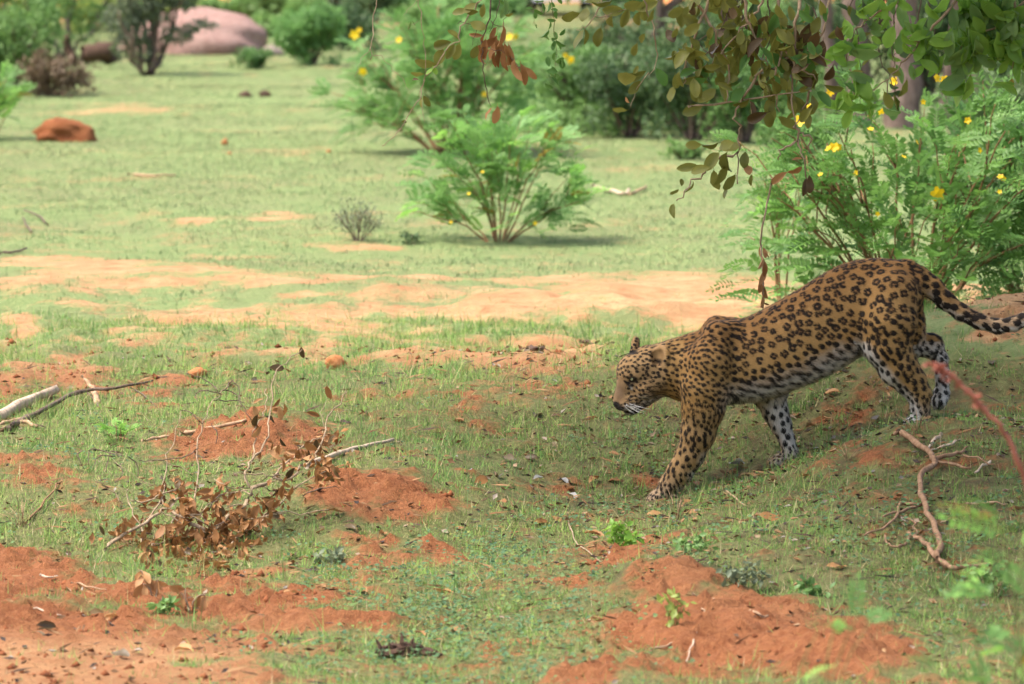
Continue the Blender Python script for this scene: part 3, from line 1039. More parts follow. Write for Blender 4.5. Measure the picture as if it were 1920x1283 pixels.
def build_ground_cover():
    rng = np.random.default_rng(31)
    cm = blade_mat('creeper_leaves', [(0, (.070, .150, .075)), (.4, (.115, .215, .095)), (.75, (.18, .275, .075)), (1, (.28, .30, .07))], .3)
    n = 9500
    x, y = fan_points(n, 14.2, 21.0, 1.15, rng)
    z, d = dense_at(x, y)
    px, row = pix(x, y, z)
    zone = np.exp(-(((px - 900) / 260) ** 2 + ((row - 1150) / 130) ** 2)) * 1.3 + np.exp(-(((px - 1750) / 180) ** 2 + ((row - 1010) / 120) ** 2)) * .6
    zone += np.clip(fbm(x, y, 2.5, 3) * 1.1 - .1, 0, 1) * .35
    keep = rng.random(n) < zone * np.clip(1.0 - d, .06, 1)
    x, y = x[keep], y[keep]
    k = 9
    m = len(x) * k
    X = np.repeat(x, k) + rng.normal(0, .028, m); Y = np.repeat(y, k) + rng.normal(0, .028, m)
    Z = height(X, Y) + rng.uniform(.006, .045, m)
    az = rng.uniform(0, 6.283, m)
    dr = unit(np.stack([np.cos(az), np.sin(az), rng.uniform(-.2, .5, m)], 1))
    nr = unit(np.stack([rng.normal(0, .4, m), rng.normal(-.25, .4, m), np.ones(m)], 1))
    nr = unit(nr - dr * (nr * dr).sum(1, keepdims=True))
    L = rng.uniform(.009, .020, m)
    V, F = leaf_quads(np.stack([X, Y, Z], 1), dr, nr, L, L * .7, .08)
    t = np.clip(np.repeat(rng.normal(.35, .2, len(x)), k) + rng.normal(0, .1, m), 0, 1)
    o = link('ground_cover', mesh_from('ground_cover', V, F, cm, False, {'tint': np.repeat(t, 5)}))
    o['kind'] = 'stuff'; o['label'] = 'low creeping weeds with tiny oval blue-green leaves'
    # leaf litter: small scraps of dead leaf and bits of twig
    lm = blade_mat('litter_scraps', [(0, (.022, .017, .016)), (.25, (.060, .042, .034)), (.45, (.12, .065, .030)), (.65, (.24, .125, .050)), (.85, (.33, .20, .095)), (1, (.30, .27, .23))], .12)
    n = 30000
    x, y = fan_points(n, 14.2, 23.5, 1.2, rng)
    z, d = dense_at(x, y)
    px, row = pix(x, y, z)
    zone = .12 + .95 * sstep(850, 1300, px) * sstep(660, 740, row) * sstep(1120, 950, row) + .9 * np.exp(-(((px - 470) / 240) ** 2 + ((row - 970) / 110) ** 2)) + .08 * sstep(900, 1000, row)
    zone *= np.clip(.7 + fbm(x, y, 4, 3) * 1.6, .05, 1.6)
    keep = rng.random(n) < zone
    x, y = x[keep], y[keep]; m = len(x)
    Z = height(x, y) + rng.uniform(.004, .022, m)
    az = rng.uniform(0, 6.283, m)
    dr = unit(np.stack([np.cos(az), np.sin(az), rng.normal(0, .3, m)], 1))
    nr = unit(np.stack([rng.normal(0, .5, m), rng.normal(-.15, .5, m), np.ones(m)], 1)); nr = unit(nr - dr * (nr * dr).sum(1, keepdims=True))
    L = rng.uniform(.010, .036, m)
    V, F = leaf_quads(np.stack([x, y, Z], 1), dr, nr, L, L * rng.uniform(.3, .6, m), .16)
    o = link('leaf_litter', mesh_from('leaf_litter', V, F, lm, False, {'tint': np.repeat(rng.uniform(.04, 1, m) ** .75, 5)}))
    o['kind'] = 'stuff'; o['label'] = 'scraps of dead brown and grey leaves strewn in the grass'
    # straws and fine dry twigs
    n = 2600
    x, y = fan_points(n, 14.2, 23.0, 1.2, rng)
    z, d = dense_at(x, y)
    m = n
    az = rng.uniform(0, 6.283, m)
    dr = unit(np.stack([np.cos(az), np.sin(az), rng.uniform(-.05, .35, m)], 1))
    nr = unit(np.cross(dr, np.stack([np.sin(az), -np.cos(az), rng.normal(0, .4, m)], 1)))
    L = rng.uniform(.025, .10, m)
    V, F = leaf_quads(np.stack([x, y, z + .006], 1), dr, nr, L, rng.uniform(.0014, .0030, m), .05)
    o = link('straw', mesh_from('straw', V, F, lm, False, {'tint': np.repeat(rng.uniform(.2, .84, m), 5)}))
    o['kind'] = 'stuff'; o['label'] = 'dry straws and fine twigs scattered on the ground'
    # crumbs of soil on the bare patches
    n = 22000
    x, y = fan_points(n, 14.2, 24, 1.2, rng)
    z, d = dense_at(x, y)
    keep = d > .55 + rng.uniform(0, .3, n)
    x, y, z = x[keep], y[keep], z[keep]
    m = len(x)
    r = np.minimum(np.exp(rng.normal(-5.15, .55, m)), .017)
    oc = np.array([(1, 0, 0), (-1, 0, 0), (0, 1, 0), (0, -1, 0), (0, 0, 1), (0, 0, -.6)])
    V = (np.stack([x, y, z + r * .25], 1)[:, None, :] + oc[None] * r[:, None, None] * rng.uniform(.6, 1.25, (m, 6, 1))).reshape(-1, 3)
    ff = np.array([(0, 2, 4), (2, 1, 4), (1, 3, 4), (3, 0, 4), (2, 0, 5), (1, 2, 5), (3, 1, 5), (0, 3, 5)])
    F = (np.arange(m)[:, None, None] * 6 + ff[None]).reshape(-1, 3)
    t = NT('soil_crumb')
    c = t.mix(t.attr('tint'), (.10, .032, .014), (.26, .095, .042))
    t.done(t.principled(c, .95, None, .1))
    o = link('soil_crumbs', mesh_from('soil_crumbs', V, F, t.m, False, {'tint': np.repeat(rng.uniform(0, 1, m), 6)}))
    o['kind'] = 'stuff'; o['label'] = 'loose crumbs of red soil on the bare patches'
# ------------------------------------------------------------------ leaves, fronds, bushes
def leaf_mat(name, a, b, back=None, trans=.4, rough=.45, spots=None):
    """leaf colour differs from leaf to leaf; a and b are its two ends"""
    t = NT(name)
    rnd = t.n('ShaderNodeObjectInfo').outputs['Random']
    ti = t.attr('tint')
    f = t.mth('ADD', t.mth('MULTIPLY', rnd, .65), t.mth('MULTIPLY', ti, .5), clamp=True)
    c = t.mix(f, a, b)
    if spots:
        n = t.noise(60, 3, .6, t.n('ShaderNodeTexCoord').outputs['Object'])
        c = t.mix(t.ramp(n, .5, .7, 0, .7), c, spots)
    d = t.principled(c, rough, None, .35)
    tr = t.n('ShaderNodeBsdfTranslucent', {'Color': c}).outputs[0]
    return t.done(t.n('ShaderNodeMixShader', {0: trans, 1: d, 2: tr}).outputs[0])

def bark_mat(name, a, b, scale=60, rough=.85):
    t = NT(name)
    co = obj_coord(t)
    n = t.noise(scale, 4, .65, co)
    m = t.n('ShaderNodeMapping', {0: co, 3: (1, 1, .12)}).outputs[0]
    n2 = t.noise(scale * 1.5, 4, .6, m)
    c = t.mix(t.ramp(n, .3, .7), a, b)
    c = t.mix(t.ramp(n2, .5, .7, 0, .6), c, tuple(v * .45 for v in a))
    return t.done(t.principled(c, rough, t.bump(n2, .6, .01), .2))

M = {}
def make_mats():
    M['senna'] = leaf_mat('senna_leaf', (.088, .215, .058), (.180, .345, .080), trans=.4)
    M['senna_far'] = leaf_mat('senna_leaf_pale', (.140, .305, .098), (.235, .420, .120), trans=.45)
    M['senna_fresh'] = leaf_mat('fresh_shoot_leaf', (0.221, 0.468, 0.098), (0.312, 0.559, 0.117), trans=.45)
    M['yellow_leaf'] = leaf_mat('yellowing_leaf', (.30, .26, .04), (.36, .25, .05))
    M['olive'] = leaf_mat('olive_leaf', (.115, .140, .026), (.290, .305, .066), trans=.35, rough=.4, spots=(.17, .12, .035))
    M['brown'] = leaf_mat('dead_leaf', (.21, .090, .028), (.41, .205, .072), trans=.22, rough=.6, spots=(.15, .065, .025))
    M['tan'] = leaf_mat('tan_leaf', (0.312, 0.144, 0.048), (0.525, 0.294, 0.125), trans=.2, rough=.6, spots=(.17, .08, .035))
    M['dark_dead'] = leaf_mat('dark_dead_leaf', (.060, .042, .018), (.15, .095, .038), trans=.15)
    M['bright'] = leaf_mat('bright_leaf', (0.147, 0.315, 0.042), (0.280, 0.483, 0.077), trans=.45, rough=.38)
    M['small_green'] = leaf_mat('small_green_leaf', (0.075, 0.195, 0.045), (0.143, 0.300, 0.060), trans=.35)
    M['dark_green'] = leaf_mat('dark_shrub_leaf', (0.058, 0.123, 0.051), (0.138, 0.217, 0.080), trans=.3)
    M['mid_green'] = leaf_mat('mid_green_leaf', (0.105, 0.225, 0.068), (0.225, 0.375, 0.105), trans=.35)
    M['grey_green'] = leaf_mat('grey_green_leaf', (0.126, 0.168, 0.098), (0.231, 0.273, 0.154), trans=.25)
    M['dry_brush'] = leaf_mat('dry_brush_leaf', (0.132, 0.090, 0.054), (0.240, 0.168, 0.096), trans=.2)
    M['yellow_green'] = leaf_mat('yellow_green_leaf', (0.204, 0.300, 0.060), (0.336, 0.408, 0.096), trans=.4)
    M['petal'] = leaf_mat('yellow_petal', (.80, .52, .01), (.86, .62, .02), trans=.35)
    M['twig'] = bark_mat('twig_bark', (.30, .215, .135), (.44, .34, .23))
    M['dark_twig'] = bark_mat('dark_twig_bark', (.10, .070, .052), (.20, .145, .11))
    M['red_stem'] = bark_mat('reddish_stem', (.20, .115, .055), (.30, .17, .085))
    M['green_stem'] = bark_mat('green_stem', (.13, .16, .05), (.20, .20, .08))
    M['root'] = bark_mat('broken_branch_bark', (.20, .110, .058), (.37, .235, .145), 45)
    M['pale_wood'] = bark_mat('weathered_wood', (.42, .30, .21), (.62, .50, .38), 30)
    M['tan_wood'] = bark_mat('tan_wood', (.34, .21, .12), (.52, .36, .23), 30)
    M['dark_wood'] = bark_mat('rotten_wood', (.050, .030, .022), (.13, .075, .050), 40)
    M['grey_bark'] = bark_mat('grey_bark', (.13, .105, .090), (.25, .205, .18), 14)
    M['trunk'] = bark_mat('trunk_bark', (.105, .072, .058), (.26, .19, .155), 9)
    M['red_twig'] = leaf_mat('red_flower_spike', (.26, .070, .050), (.36, .130, .080), trans=.2)

def leaf_mesh(name, mat, w=.5, cup=.12, bend=.2, notch=0.0, seg=4, twist=0.0):
    """a leaf of length 1 along +X with its face to +Z: broad and blunt, cupped across, bent along, 26 triangles"""
    V = []; F = []; T = []
    prof = [(0, .05), (.16, .56), (.36, .90), (.58, 1.0), (.80, .80), (.94, .42), (1, .04)]
    for u, f in prof:
        half = w * .5 * f
        z = -bend * u * u + .03 * math.sin(u * 9 + bend * 20)
        a = twist * u
        for s in (-1, 0, 1):
            y = s * half
            zz = z + cup * abs(s) * f * (w + .3) + (.02 * math.sin(u * 13 + s) if s else 0)
            V.append((u, y * math.cos(a), zz + y * math.sin(a)))
            T.append(.35 if s == 0 else .6)
    for i in range(len(prof) - 1):
        for s in (0, 1):
            q = i * 3 + s
            F.append((q, q + 3, q + 4, q + 1))
    b = len(V)
    V += [(-.14, -.012, .0), (-.14, .012, 0), (.02, .012, 0), (.02, -.012, 0)]
    T += [.2] * 4
    F.append((b, b + 3, b + 2, b + 1))
    return mesh_from(name, V, F, mat, True, {'tint': T})

def frond_mesh(name, mat, pairs=9, lf=.26, lw=.085, droop=.25, fold=.35, jit=.06, seed=0):
    """a feather leaf of length 1 along +X: a rachis with pairs of leaflets"""
    rnd = random.Random(seed)
    V = []; F = []; T = []
    def quad(a, b, c, d, t):
        n = len(V); V.extend([a, b, c, d]); F.append((n, n + 1, n + 2, n + 3)); T.extend([t] * 4)
    def at(u):
        return Vector((u * (1 - .1 * u), 0, -droop * u * u))
    for i in range(4):
        p, q = at(i / 4), at((i + 1) / 4)
        w = Vector((0, .010, 0))
        quad(p - w, q - w * .8, q + w * .8, p + w, .25)
    for i in range(pairs + 1):
        u = .14 + .86 * i / pairs
        p = at(u)
        L = lf * (0.72 + .5 * math.sin(math.pi * min(1, .15 + u * .8)))
        for s in ((-1, 1) if i < pairs else (0,)):
            ang = (R(62) if s else 0) + rnd.uniform(-.15, .15)
            d = Vector((math.cos(ang), s * math.sin(ang), fold * (1 if s else 0) * .6 - droop * u * .9 + rnd.uniform(-jit, jit) * 2)).normalized()
            e = Vector((-math.sin(ang) * (s or 1), math.cos(ang), 0))
            w = e * lw * .5
            m = p + d * L * .55
            t = rnd.uniform(.3, .7)
            n = len(V)
            V.extend([p, m - w + Vector((0, 0, .012)), p + d * L, m + w + Vector((0, 0, .012))]); F.append((n, n + 1, n + 2, n + 3)); T.extend([t] * 4)
    return mesh_from(name, V, F, mat, False, {'tint': T})

def orient(o, pos, d, up, size, wid=1.0):
    """place o (built along +X, face +Z) in its parent's frame"""
    x = Vector(d).normalized()
    z = Vector(up) - x * x.dot(Vector(up))
    if z.length < 1e-4:
        z = x.orthogonal()
    z.normalize()
    y = z.cross(x)
    m = Matrix((x, y, z)).transposed().to_4x4()
    m = m @ Matrix.Diagonal((size, size * wid, size, 1))
    m.translation = Vector(pos)
    o.matrix_basis = m

def rv(s=1.0):
    return Vector((random.gauss(0, s), random.gauss(0, s), random.gauss(0, s)))

FR = {}
def fronds(kind):
    if kind not in FR:
        FR[kind] = [frond_mesh('frond', M[kind], 7 + k % 3, .25, .105, .15 + .12 * k, .35, .07, k) for k in range(4)]
    return FR[kind]

def flower_mesh():
    V = []; F = []
    for k in range(5):
        a = 2 * math.pi * k / 5
        c, s = math.cos(a), math.sin(a)
        b = len(V)
        for (u, v, z) in ((0, 0, 0), (.5, -.42, .22), (1, -.18, .30), (1, .18, .30), (.5, .42, .22)):
            V.append((u * c - v * s, u * s + v * c, z))
        F.append((b, b + 1, b + 2, b + 3, b + 4))
    return mesh_from('flower', V, F, M['petal'], False, {'tint': [.5] * len(V)})

def stem_paths(w, dp, h, n, rnd, lean=(0, 0), fork=3, low=.35):
    """stems of a bush in its own frame: they leave one foot and fan out over a dome; returns (main, [side shoots])"""
    out = []
    for i in range(n):
        a = 2 * math.pi * (i + rnd.uniform(-.3, .3)) / n
        r = math.sqrt(rnd.uniform(.06, 1))
        hz = h * (low + (1 - low) * max(0, 1 - r ** 2.6) ** .6 * rnd.uniform(.75, 1.05))
        tip = Vector((math.cos(a) * r * w + lean[0], math.sin(a) * r * dp + lean[1], hz))
        foot = Vector((math.cos(a) * .03 * w, math.sin(a) * .03 * dp, -.03))
        mid = foot.lerp(tip, .5) + Vector((0, 0, h * .06)) + Vector((rnd.gauss(0, .03), rnd.gauss(0, .03), 0)) * h
        main = crooked([foot, mid, tip], .006 * h, 4, rnd)
        side = []
        for k in range(fork):
            j = rnd.randint(3, len(main) - 3)
            p = main[j]
            d = (tip - foot).normalized() + Vector((rnd.gauss(0, .55), rnd.gauss(0, .55), rnd.uniform(0, .5)))
            q = p + d.normalized() * h * rnd.uniform(.22, .42)
            if q.z < h * .12:
                q.z = h * .12
            side.append(crooked([p, p.lerp(q, .5) + Vector((0, 0, .03 * h)), q], .005 * h, 3, rnd))
        out.append((main, side))
    return out

def frond_bush(name, label, cat, base, w, dp, h, n_stem, n_frond, size, kinds, stem='red_stem', r0=.007, flowers=(), group=None, seed=1, lean=(0, 0), extra=0, extra_kind='senna', low=.35, fork=3, tips=.35, fill=.0):
    rnd = random.Random(seed)
    random.seed(seed)
    root = thing(name, label, cat, base, group)
    sp = stem_paths(w, dp, h, n_stem, rnd, lean, fork, low)
    spots = []
    for main, side in sp:
        mb = MB()
        mb.tube(main, taper(len(main), r0, r0 * .35), 6)
        for s in side:
            mb.tube(s, taper(len(s), r0 * .5, r0 * .2), 5)
        mb.build('stem', M[stem], root)
        for path, f0 in [(main, tips)] + [(s, .15) for s in side]:
            L = len(path)
            for i in range(1, L):
                if i / (L - 1) < f0:
                    continue
                dirn = (path[i] - path[i - 1]).normalized()
                for k in range(3):
                    spots.append((path[i - 1].lerp(path[i], rnd.random()), dirn, i / (L - 1)))
            for k in range(4):
                spots.append((path[-1], (path[-1] - path[-2]).normalized(), 1.3))
    for k in range(int(len(spots) * fill)):
        a = rnd.uniform(0, 6.283); r = math.sqrt(rnd.random()); z = rnd.uniform(.08, .85)
        q = (1 - z ** 2.2) ** .5
        p = Vector((math.cos(a) * r * w * q + lean[0], math.sin(a) * r * dp * q + lean[1], z * h))
        spots.append((p, Vector((p.x / w, p.y / dp, .4)).normalized(), .6))
    rnd.shuffle(spots)
    need = n_frond + extra
    ms = [(fronds(k), wt) for k, wt in kinds]
    EV = []; EF = []; ET = []; nv = 0
    for i in range(need):
        p, dirn, u = spots[i % len(spots)]
        out = Vector((p.x / max(w, .01), p.y / max(dp, .01), .25))
        d = (dirn * .5 + out.normalized() * .6 + rv(.42))
        d.z = d.z * .7 + .12
        up = Vector((0, -.25, 1)) + rv(.35)
        sz = size * rnd.uniform(.7, 1.2) * (.75 if u > 1 else 1)
        kk = rnd.random() * sum(wt for _, wt in ms)
        fm = ms[0][0]
        for m_, wt in ms:
            if kk < wt:
                fm = m_; break
            kk -= wt
        if u > .95 and len(ms) > 1 and ms[1][1] > 0 and rnd.random() < .3:
            fm = ms[1][0]
        me = fm[rnd.randrange(4)]
        if i < n_frond:
            o = link('frond', me, root)
            orient(o, p, d, up, sz)
        else:
            x = d.normalized(); z = (up - x * x.dot(up)).normalized(); y = z.cross(x)
            A = np.array((x, y, z)) * sz
            co = np.zeros(len(me.vertices) * 3); me.vertices.foreach_get('co', co)
            EV.append(co.reshape(-1, 3) @ A + np.array(p))
            for f in me.polygons:
                EF.append(tuple(v + nv for v in f.vertices))
            nv += len(me.vertices)
            ET.append(np.full(len(me.vertices), rnd.uniform(0, 1)))
    if EV:
        o = link('foliage', mesh_from('foliage', np.concatenate(EV), EF, M[extra_kind], False, {'tint': np.concatenate(ET)}), root)
        o['kind'] = 'stuff'
    fmh = flower_mesh() if flowers else None
    for f in flowers:
        o = link('flower', fmh, root)
        q = Vector(f[:3]) - Vector(base)
        near = min(spots, key=lambda s_: math.hypot(s_[0].x - q.x, s_[0].z - q.z) + .45 * max(0, s_[0].y + dp))
        q.y = min(near[0].y - .03, 0)
        orient(o, q, rv(1), Vector((rnd.uniform(-.5, .5), -1, .4)), f[3])
    return root

def cloud(lobes, n, L, rng, wr=.5, shell=.55, droop=-.2):
    """leaf-sized faces through lobes (cx,cy,cz,rx,ry,rz)"""
    lo = np.array(lobes, float)
    vol = lo[:, 3] * lo[:, 4] * lo[:, 5]
    w = vol ** .8
    k = rng.choice(len(lo), n, p=w / w.sum())
    d = unit(rng.normal(0, 1, (n, 3)))
    r = rng.uniform(0, 1, (n, 1)) ** (1 / 3) * (1 - shell) + shell * rng.beta(5, 1.5, (n, 1))
    c = lo[k, :3] + d * r * lo[k, 3:6]
    dr = unit(d * .6 + rng.normal(0, .7, (n, 3)) + np.array((0, 0, droop)))
    nr = unit(rng.normal(0, .6, (n, 3)) + np.array((0, -.3, .9)))
    nr = unit(nr - dr * (nr * dr).sum(1, keepdims=True))
    LL = L * rng.uniform(.6, 1.35, n)
    V, F = leaf_quads(c, dr, nr, LL, LL * wr, .12)
    t = np.clip(rng.normal(.5, .16, len(lo))[k] + rng.normal(0, .2, n), 0, 1)
    return V, F, np.repeat(t, 5)

def leafy_shrub(name, label, cat, base, w, dp, h, n, L, mat, stem='dark_twig', n_stem=7, r0=.012, group=None, seed=1, bare=.05, part='foliage', nl=11, wr=.5):
    rnd = random.Random(seed); rng = np.random.default_rng(seed)
    root = thing(name, label, cat, base, group)
    sp = stem_paths(w * .85, dp * .85, h * .95, n_stem, rnd, (0, 0), 3, .3)
    lob = []
    for main, side in sp:
        mb = MB()
        mb.tube(main, taper(len(main), r0, r0 * .35), 6)
        for s in side:
            mb.tube(s, taper(len(s), r0 * .5, r0 * .15), 5)
        mb.build('stem', M[stem], root)
        for p in [main[-1], main[int(len(main) * .75)], main[int(len(main) * .5)]] + [s[-1] for s in side] + [s[len(s) // 2] for s in side]:
            if p.z > h * bare:
                q = rnd.uniform(.06, .20)
                lob.append((p.x + rnd.gauss(0, .05) * w, p.y, p.z, w * q * 1.3, dp * q * 1.3, h * q * rnd.uniform(.6, 1.4)))
    if bare < .12:
        for k in range(n_stem):
            q = rnd.uniform(.10, .22)
            lob.append((rnd.gauss(0, .45) * w, rnd.gauss(0, .4) * dp, rnd.uniform(.03, .28) * h, w * q, dp * q, h * q * .8))
    for k in range(n_stem):
        p = sp[k][0][-1] * rnd.uniform(1.02, 1.22)
        lob.append((p.x, p.y, p.z, w * .05, dp * .05, h * rnd.uniform(.06, .16)))
    V, F, T = cloud(lob, n, L, rng, wr)
    o = link(part, mesh_from(part, V, F, M[mat], False, {'tint': T}), root)
    o['kind'] = 'stuff'
    return root
# ------------------------------------------------------------------ hanging branches of the tree overhead
def px_path(pts, y, wob=.02, rnd=None):
    rnd = rnd or random
    return [P(a, b, y + rnd.uniform(-wob, wob)) for a, b in pts]

LM = {}
def leaf_set(kind, w, n=4):
    key = (kind, w)
    if key not in LM:
        LM[key] = [leaf_mesh('leaf', M[kind], w * f, c, b, 0, 4, tw) for f, c, b, tw in ((1, .12, .12, .1), (.92, .22, .25, -.2), (1.08, .06, .05, .25), (.8, .32, .35, -.4))][:n]
    return LM[key]

def put_leaf(root, kind, w, pos, ang, size, flat=.55, rnd=random, foot=True):
    """a leaf whose tip points along ang (degrees in the upright plane facing the camera, 0 right, 90 up)"""
    me = rnd.choice(leaf_set(kind, w))
    o = link('leaf', me, root)
    d = Vector((math.cos(R(ang)), rnd.gauss(0, .45), math.sin(R(ang))))
    up = Vector((rnd.gauss(0, flat), -1, rnd.gauss(.15, flat)))
    c = Vector(pos)
    orient(o, c - root.location - (Vector((0, 0, 0)) if foot else d.normalized() * size * .5), d, up, size)
    return o

def branch_thing(name, label, cat, twigs, y, mat, leaves, group=None, seed=1, sub=3, amp=.004, up=True):
    """twigs: [(pixel path, r0, r1)], leaves: [(px,row,angle,length px,kind,w)]"""
    rnd = random.Random(seed)
    first = P(twigs[0][0][0][0], twigs[0][0][0][1], y)
    root = thing(name, label, cat, first, group)
    for path, r0, r1 in twigs:
        pts = crooked(px_path(path, y, .03, rnd), amp, sub, rnd)
        if up and path[0][1] <= 5:
            top = pts[0]
            pts = [top + Vector((.12 + .1 * rnd.random(), .1, .75)), top + Vector((.03, .03, .35))] + pts
        mb = MB()
        mb.tube([p - first for p in pts], taper(len(pts), r0, r1), 6, jitter=.18)
        mb.build('twig', M[mat], root)
    for (a, b, ang, ln, kind, w) in leaves:
        put_leaf(root, kind, w, P(a, b, y + rnd.uniform(-.06, .06)), ang, ln / FPX * y * rnd.uniform(.85, 1.15), .75, rnd, False)
    return root

def along(paths, n, kind, w, ln, rnd, spread=18, ang=-80, dev=50, t0=0.0):
    out = []
    segs = []
    for path in paths:
        for (a, b), (c, d) in zip(path[:-1], path[1:]):
            segs.append((a, b, c, d, math.hypot(c - a, d - b)))
    tot = sum(s[4] for s in segs)
    for i in range(n):
        u = rnd.random() * tot
        for a, b, c, d, l in segs:
            if u <= l:
                break
            u -= l
        f = u / max(l, 1e-6)
        out.append((a + (c - a) * f + rnd.gauss(0, spread), b + (d - b) * f + rnd.gauss(0, spread * .7) + 6, ang + rnd.gauss(0, dev), ln * rnd.uniform(.7, 1.2), kind if isinstance(kind, str) else rnd.choice(kind), w))
    return out

def build_hanging():
    rnd = random.Random(77)
    branch_thing('hanging_twig', 'bare thin twig dangling with forked tip, no leaves', 'twig',
                 [([(706, 0), (700, 40), (697, 75), (695, 112)], .0022, .0013), ([(697, 82), (682, 102), (672, 125), (665, 146)], .0014, .0007), ([(696, 100), (722, 114), (745, 140), (766, 168)], .0014, .0007), ([(790, -5), (762, 20), (756, 30)], .001, .0006)],
                 20.1, 'twig', [], seed=2)
    B = [(903, 0), (880, 30), (862, 47), (861, 76), (846, 82), (830, 106), (812, 130), (795, 152), (790, 178), (775, 202), (752, 240), (736, 258), (716, 274)]
    lv = [(828, 84, 195, 36, 'olive', .6), (824, 106, 250, 36, 'olive', .62), (851, 65, 130, 32, 'olive', .5), (857, 97, 255, 30, 'olive', .5), (845, 97, 240, 34, 'olive', .55), (798, 119, 175, 38, 'olive', .45),
          (783, 139, 180, 26, 'olive', .4), (778, 149, 170, 24, 'dark_dead', .3), (805, 134, 215, 20, 'bright', .45), (815, 132, 300, 20, 'bright', .5), (800, 190, 300, 24, 'olive', .5), (790, 192, 265, 20, 'olive', .4), (758, 229, 0, 13, 'olive', .8),
          (862, 22, 190, 28, 'olive', .5), (880, 15, 215, 26, 'olive', .5), (898, 50, 0, 26, 'olive', .55), (905, 20, 260, 30, 'olive', .5)]
    branch_thing('hanging_branch', 'slender hanging twig with olive oval leaves, its bare tip pointing down to the lower left', 'branch',
                 [(B, .0032, .0012), ([(784, 0), (790, 40), (796, 85), (797, 110), (795, 150)], .0016, .001), ([(797, 150), (787, 170), (793, 200), (796, 230)], .001, .0006), ([(783, 40), (768, 45), (766, 55)], .001, .0006)],
                 20.0, 'twig', lv + [(768, 48, 250, 18, 'mid_green', .35), (776, 44, 300, 12, 'mid_green', .35)], 'branches hanging from the tree', 3)
    C = [(920, 0), (918, 36), (908, 70), (902, 96), (905, 130), (911, 160), (916, 186), (921, 200)]
    bl = []
    for (a, b, g, l) in [(941, 70, 265, 40), (923, 96, 250, 42), (913, 100, 240, 38), (933, 92, 280, 38), (946, 112, 265, 46), (951, 96, 290, 36), (963, 118, 285, 42), (968, 130, 280, 48), (982, 140, 285, 44), (996, 138, 310, 32), (903, 108, 265, 34),
                         (927, 112, 262, 34), (940, 88, 300, 38), (925, 66, 245, 34), (905, 78, 255, 26), (918, 80, 220, 30), (935, 108, 250, 40), (908, 92, 262, 40), (955, 104, 275, 38), (915, 213, 235, 26), (930, 216, 262, 36), (930, 82, 262, 36), (898, 96, 250, 26)]:
        bl.append((a, b, g, l, 'brown' if (a + b) % 3 else 'tan', .42))
    gl = [(884, 22, 180, 26, 'olive', .55), (892, 66, 180, 30, 'tan', .4), (896, 48, 340, 28, 'olive', .55), (890, 98, 250, 24, 'olive', .6), (948, 12, 280, 28, 'mid_green', .45), (944, 22, 250, 30, 'mid_green', .5), (955, 28, 200, 16, 'olive', .5), (941, 2, 300, 26, 'small_green', .5)]
    branch_thing('hanging_branch', 'hanging branch ending in a bunch of rust-brown dead leaves', 'branch',
                 [(C, .003, .0011), ([(918, 36), (935, 48), (945, 40), (955, 20)], .0016, .001), ([(902, 40), (890, 66), (886, 85)], .0014, .0008), ([(936, 0), (930, 30), (918, 60)], .0016, .0012), ([(905, 90), (940, 95), (970, 122), (990, 128)], .0012, .0007), ([(902, 60), (870, 40), (858, 45)], .0014, .001)],
                 20.0, 'dark_twig', bl + gl, 'branches hanging from the tree', 4)
    D = [[(1034, -2), (1036, 30), (1040, 62), (1043, 100), (1040, 152)]]
    dl = along(D, 34, 'small_green', .55, 19, rnd, 10, -75, 55) + along([[(1000, -5), (1003, 40)]], 5, 'small_green', .5, 20, rnd, 6)
    branch_thing('hanging_branch', 'thin green strand of small fresh leaves hanging straight down', 'branch', [(D[0], .0016, .0008), ([(1010, -4), (1003, 20), (1001, 44)], .0012, .0008)], 20.0, 'green_stem', dl, 'branches hanging from the tree', 5)
    E1 = [(1128, -2), (1116, 30), (1098, 50), (1080, 56)]
    E2 = [(1206, -2), (1216, 30), (1226, 62), (1230, 105), (1226, 130), (1206, 148), (1194, 172), (1182, 202)]
    el = [(1070, 30, 200, 34, 'olive', .7), (1096, 28, 250, 32, 'olive', .72), (1085, 74, 240, 40, 'olive', .6), (1098, 70, 275, 36, 'olive', .5), (1122, 70, 255, 38, 'olive', .55), (1150, 20, 180, 44, 'olive', .6), (1172, 34, 250, 34, 'olive', .62), (1186, 10, 200, 36, 'olive', .62),
          (1174, 146, 190, 52, 'olive', .5), (1186, 142, 0, 40, 'olive', .55), (1190, 164, 230, 30, 'olive', .5), (1162, 206, 178, 32, 'olive', .42), (1190, 94, 250, 34, 'olive', .5), (1204, 72, 240, 26, 'olive', .5), (1192, 132, 60, 16, 'olive', .5), (1130, 6, 200, 36, 'olive', .6),
          (1145, 42, 260, 34, 'olive', .5), (1196, 36, 255, 38, 'olive', .5), (1214, 10, 200, 40, 'olive', .55), (1112, 2, 180, 36, 'olive', .6), (1176, 188, 130, 12, 'tan', .6), (1208, 26, 270, 34, 'olive', .5)]
    branch_thing('hanging_branch', 'curved hanging twig with large round olive leaves, its lowest leaf pointing left', 'branch', [(E1, .003, .0013), (E2, .003, .001), ([(1116, 30), (1150, 26), (1185, 20)], .002, .001)], 20.0, 'twig', el, 'branches hanging from the tree', 6)
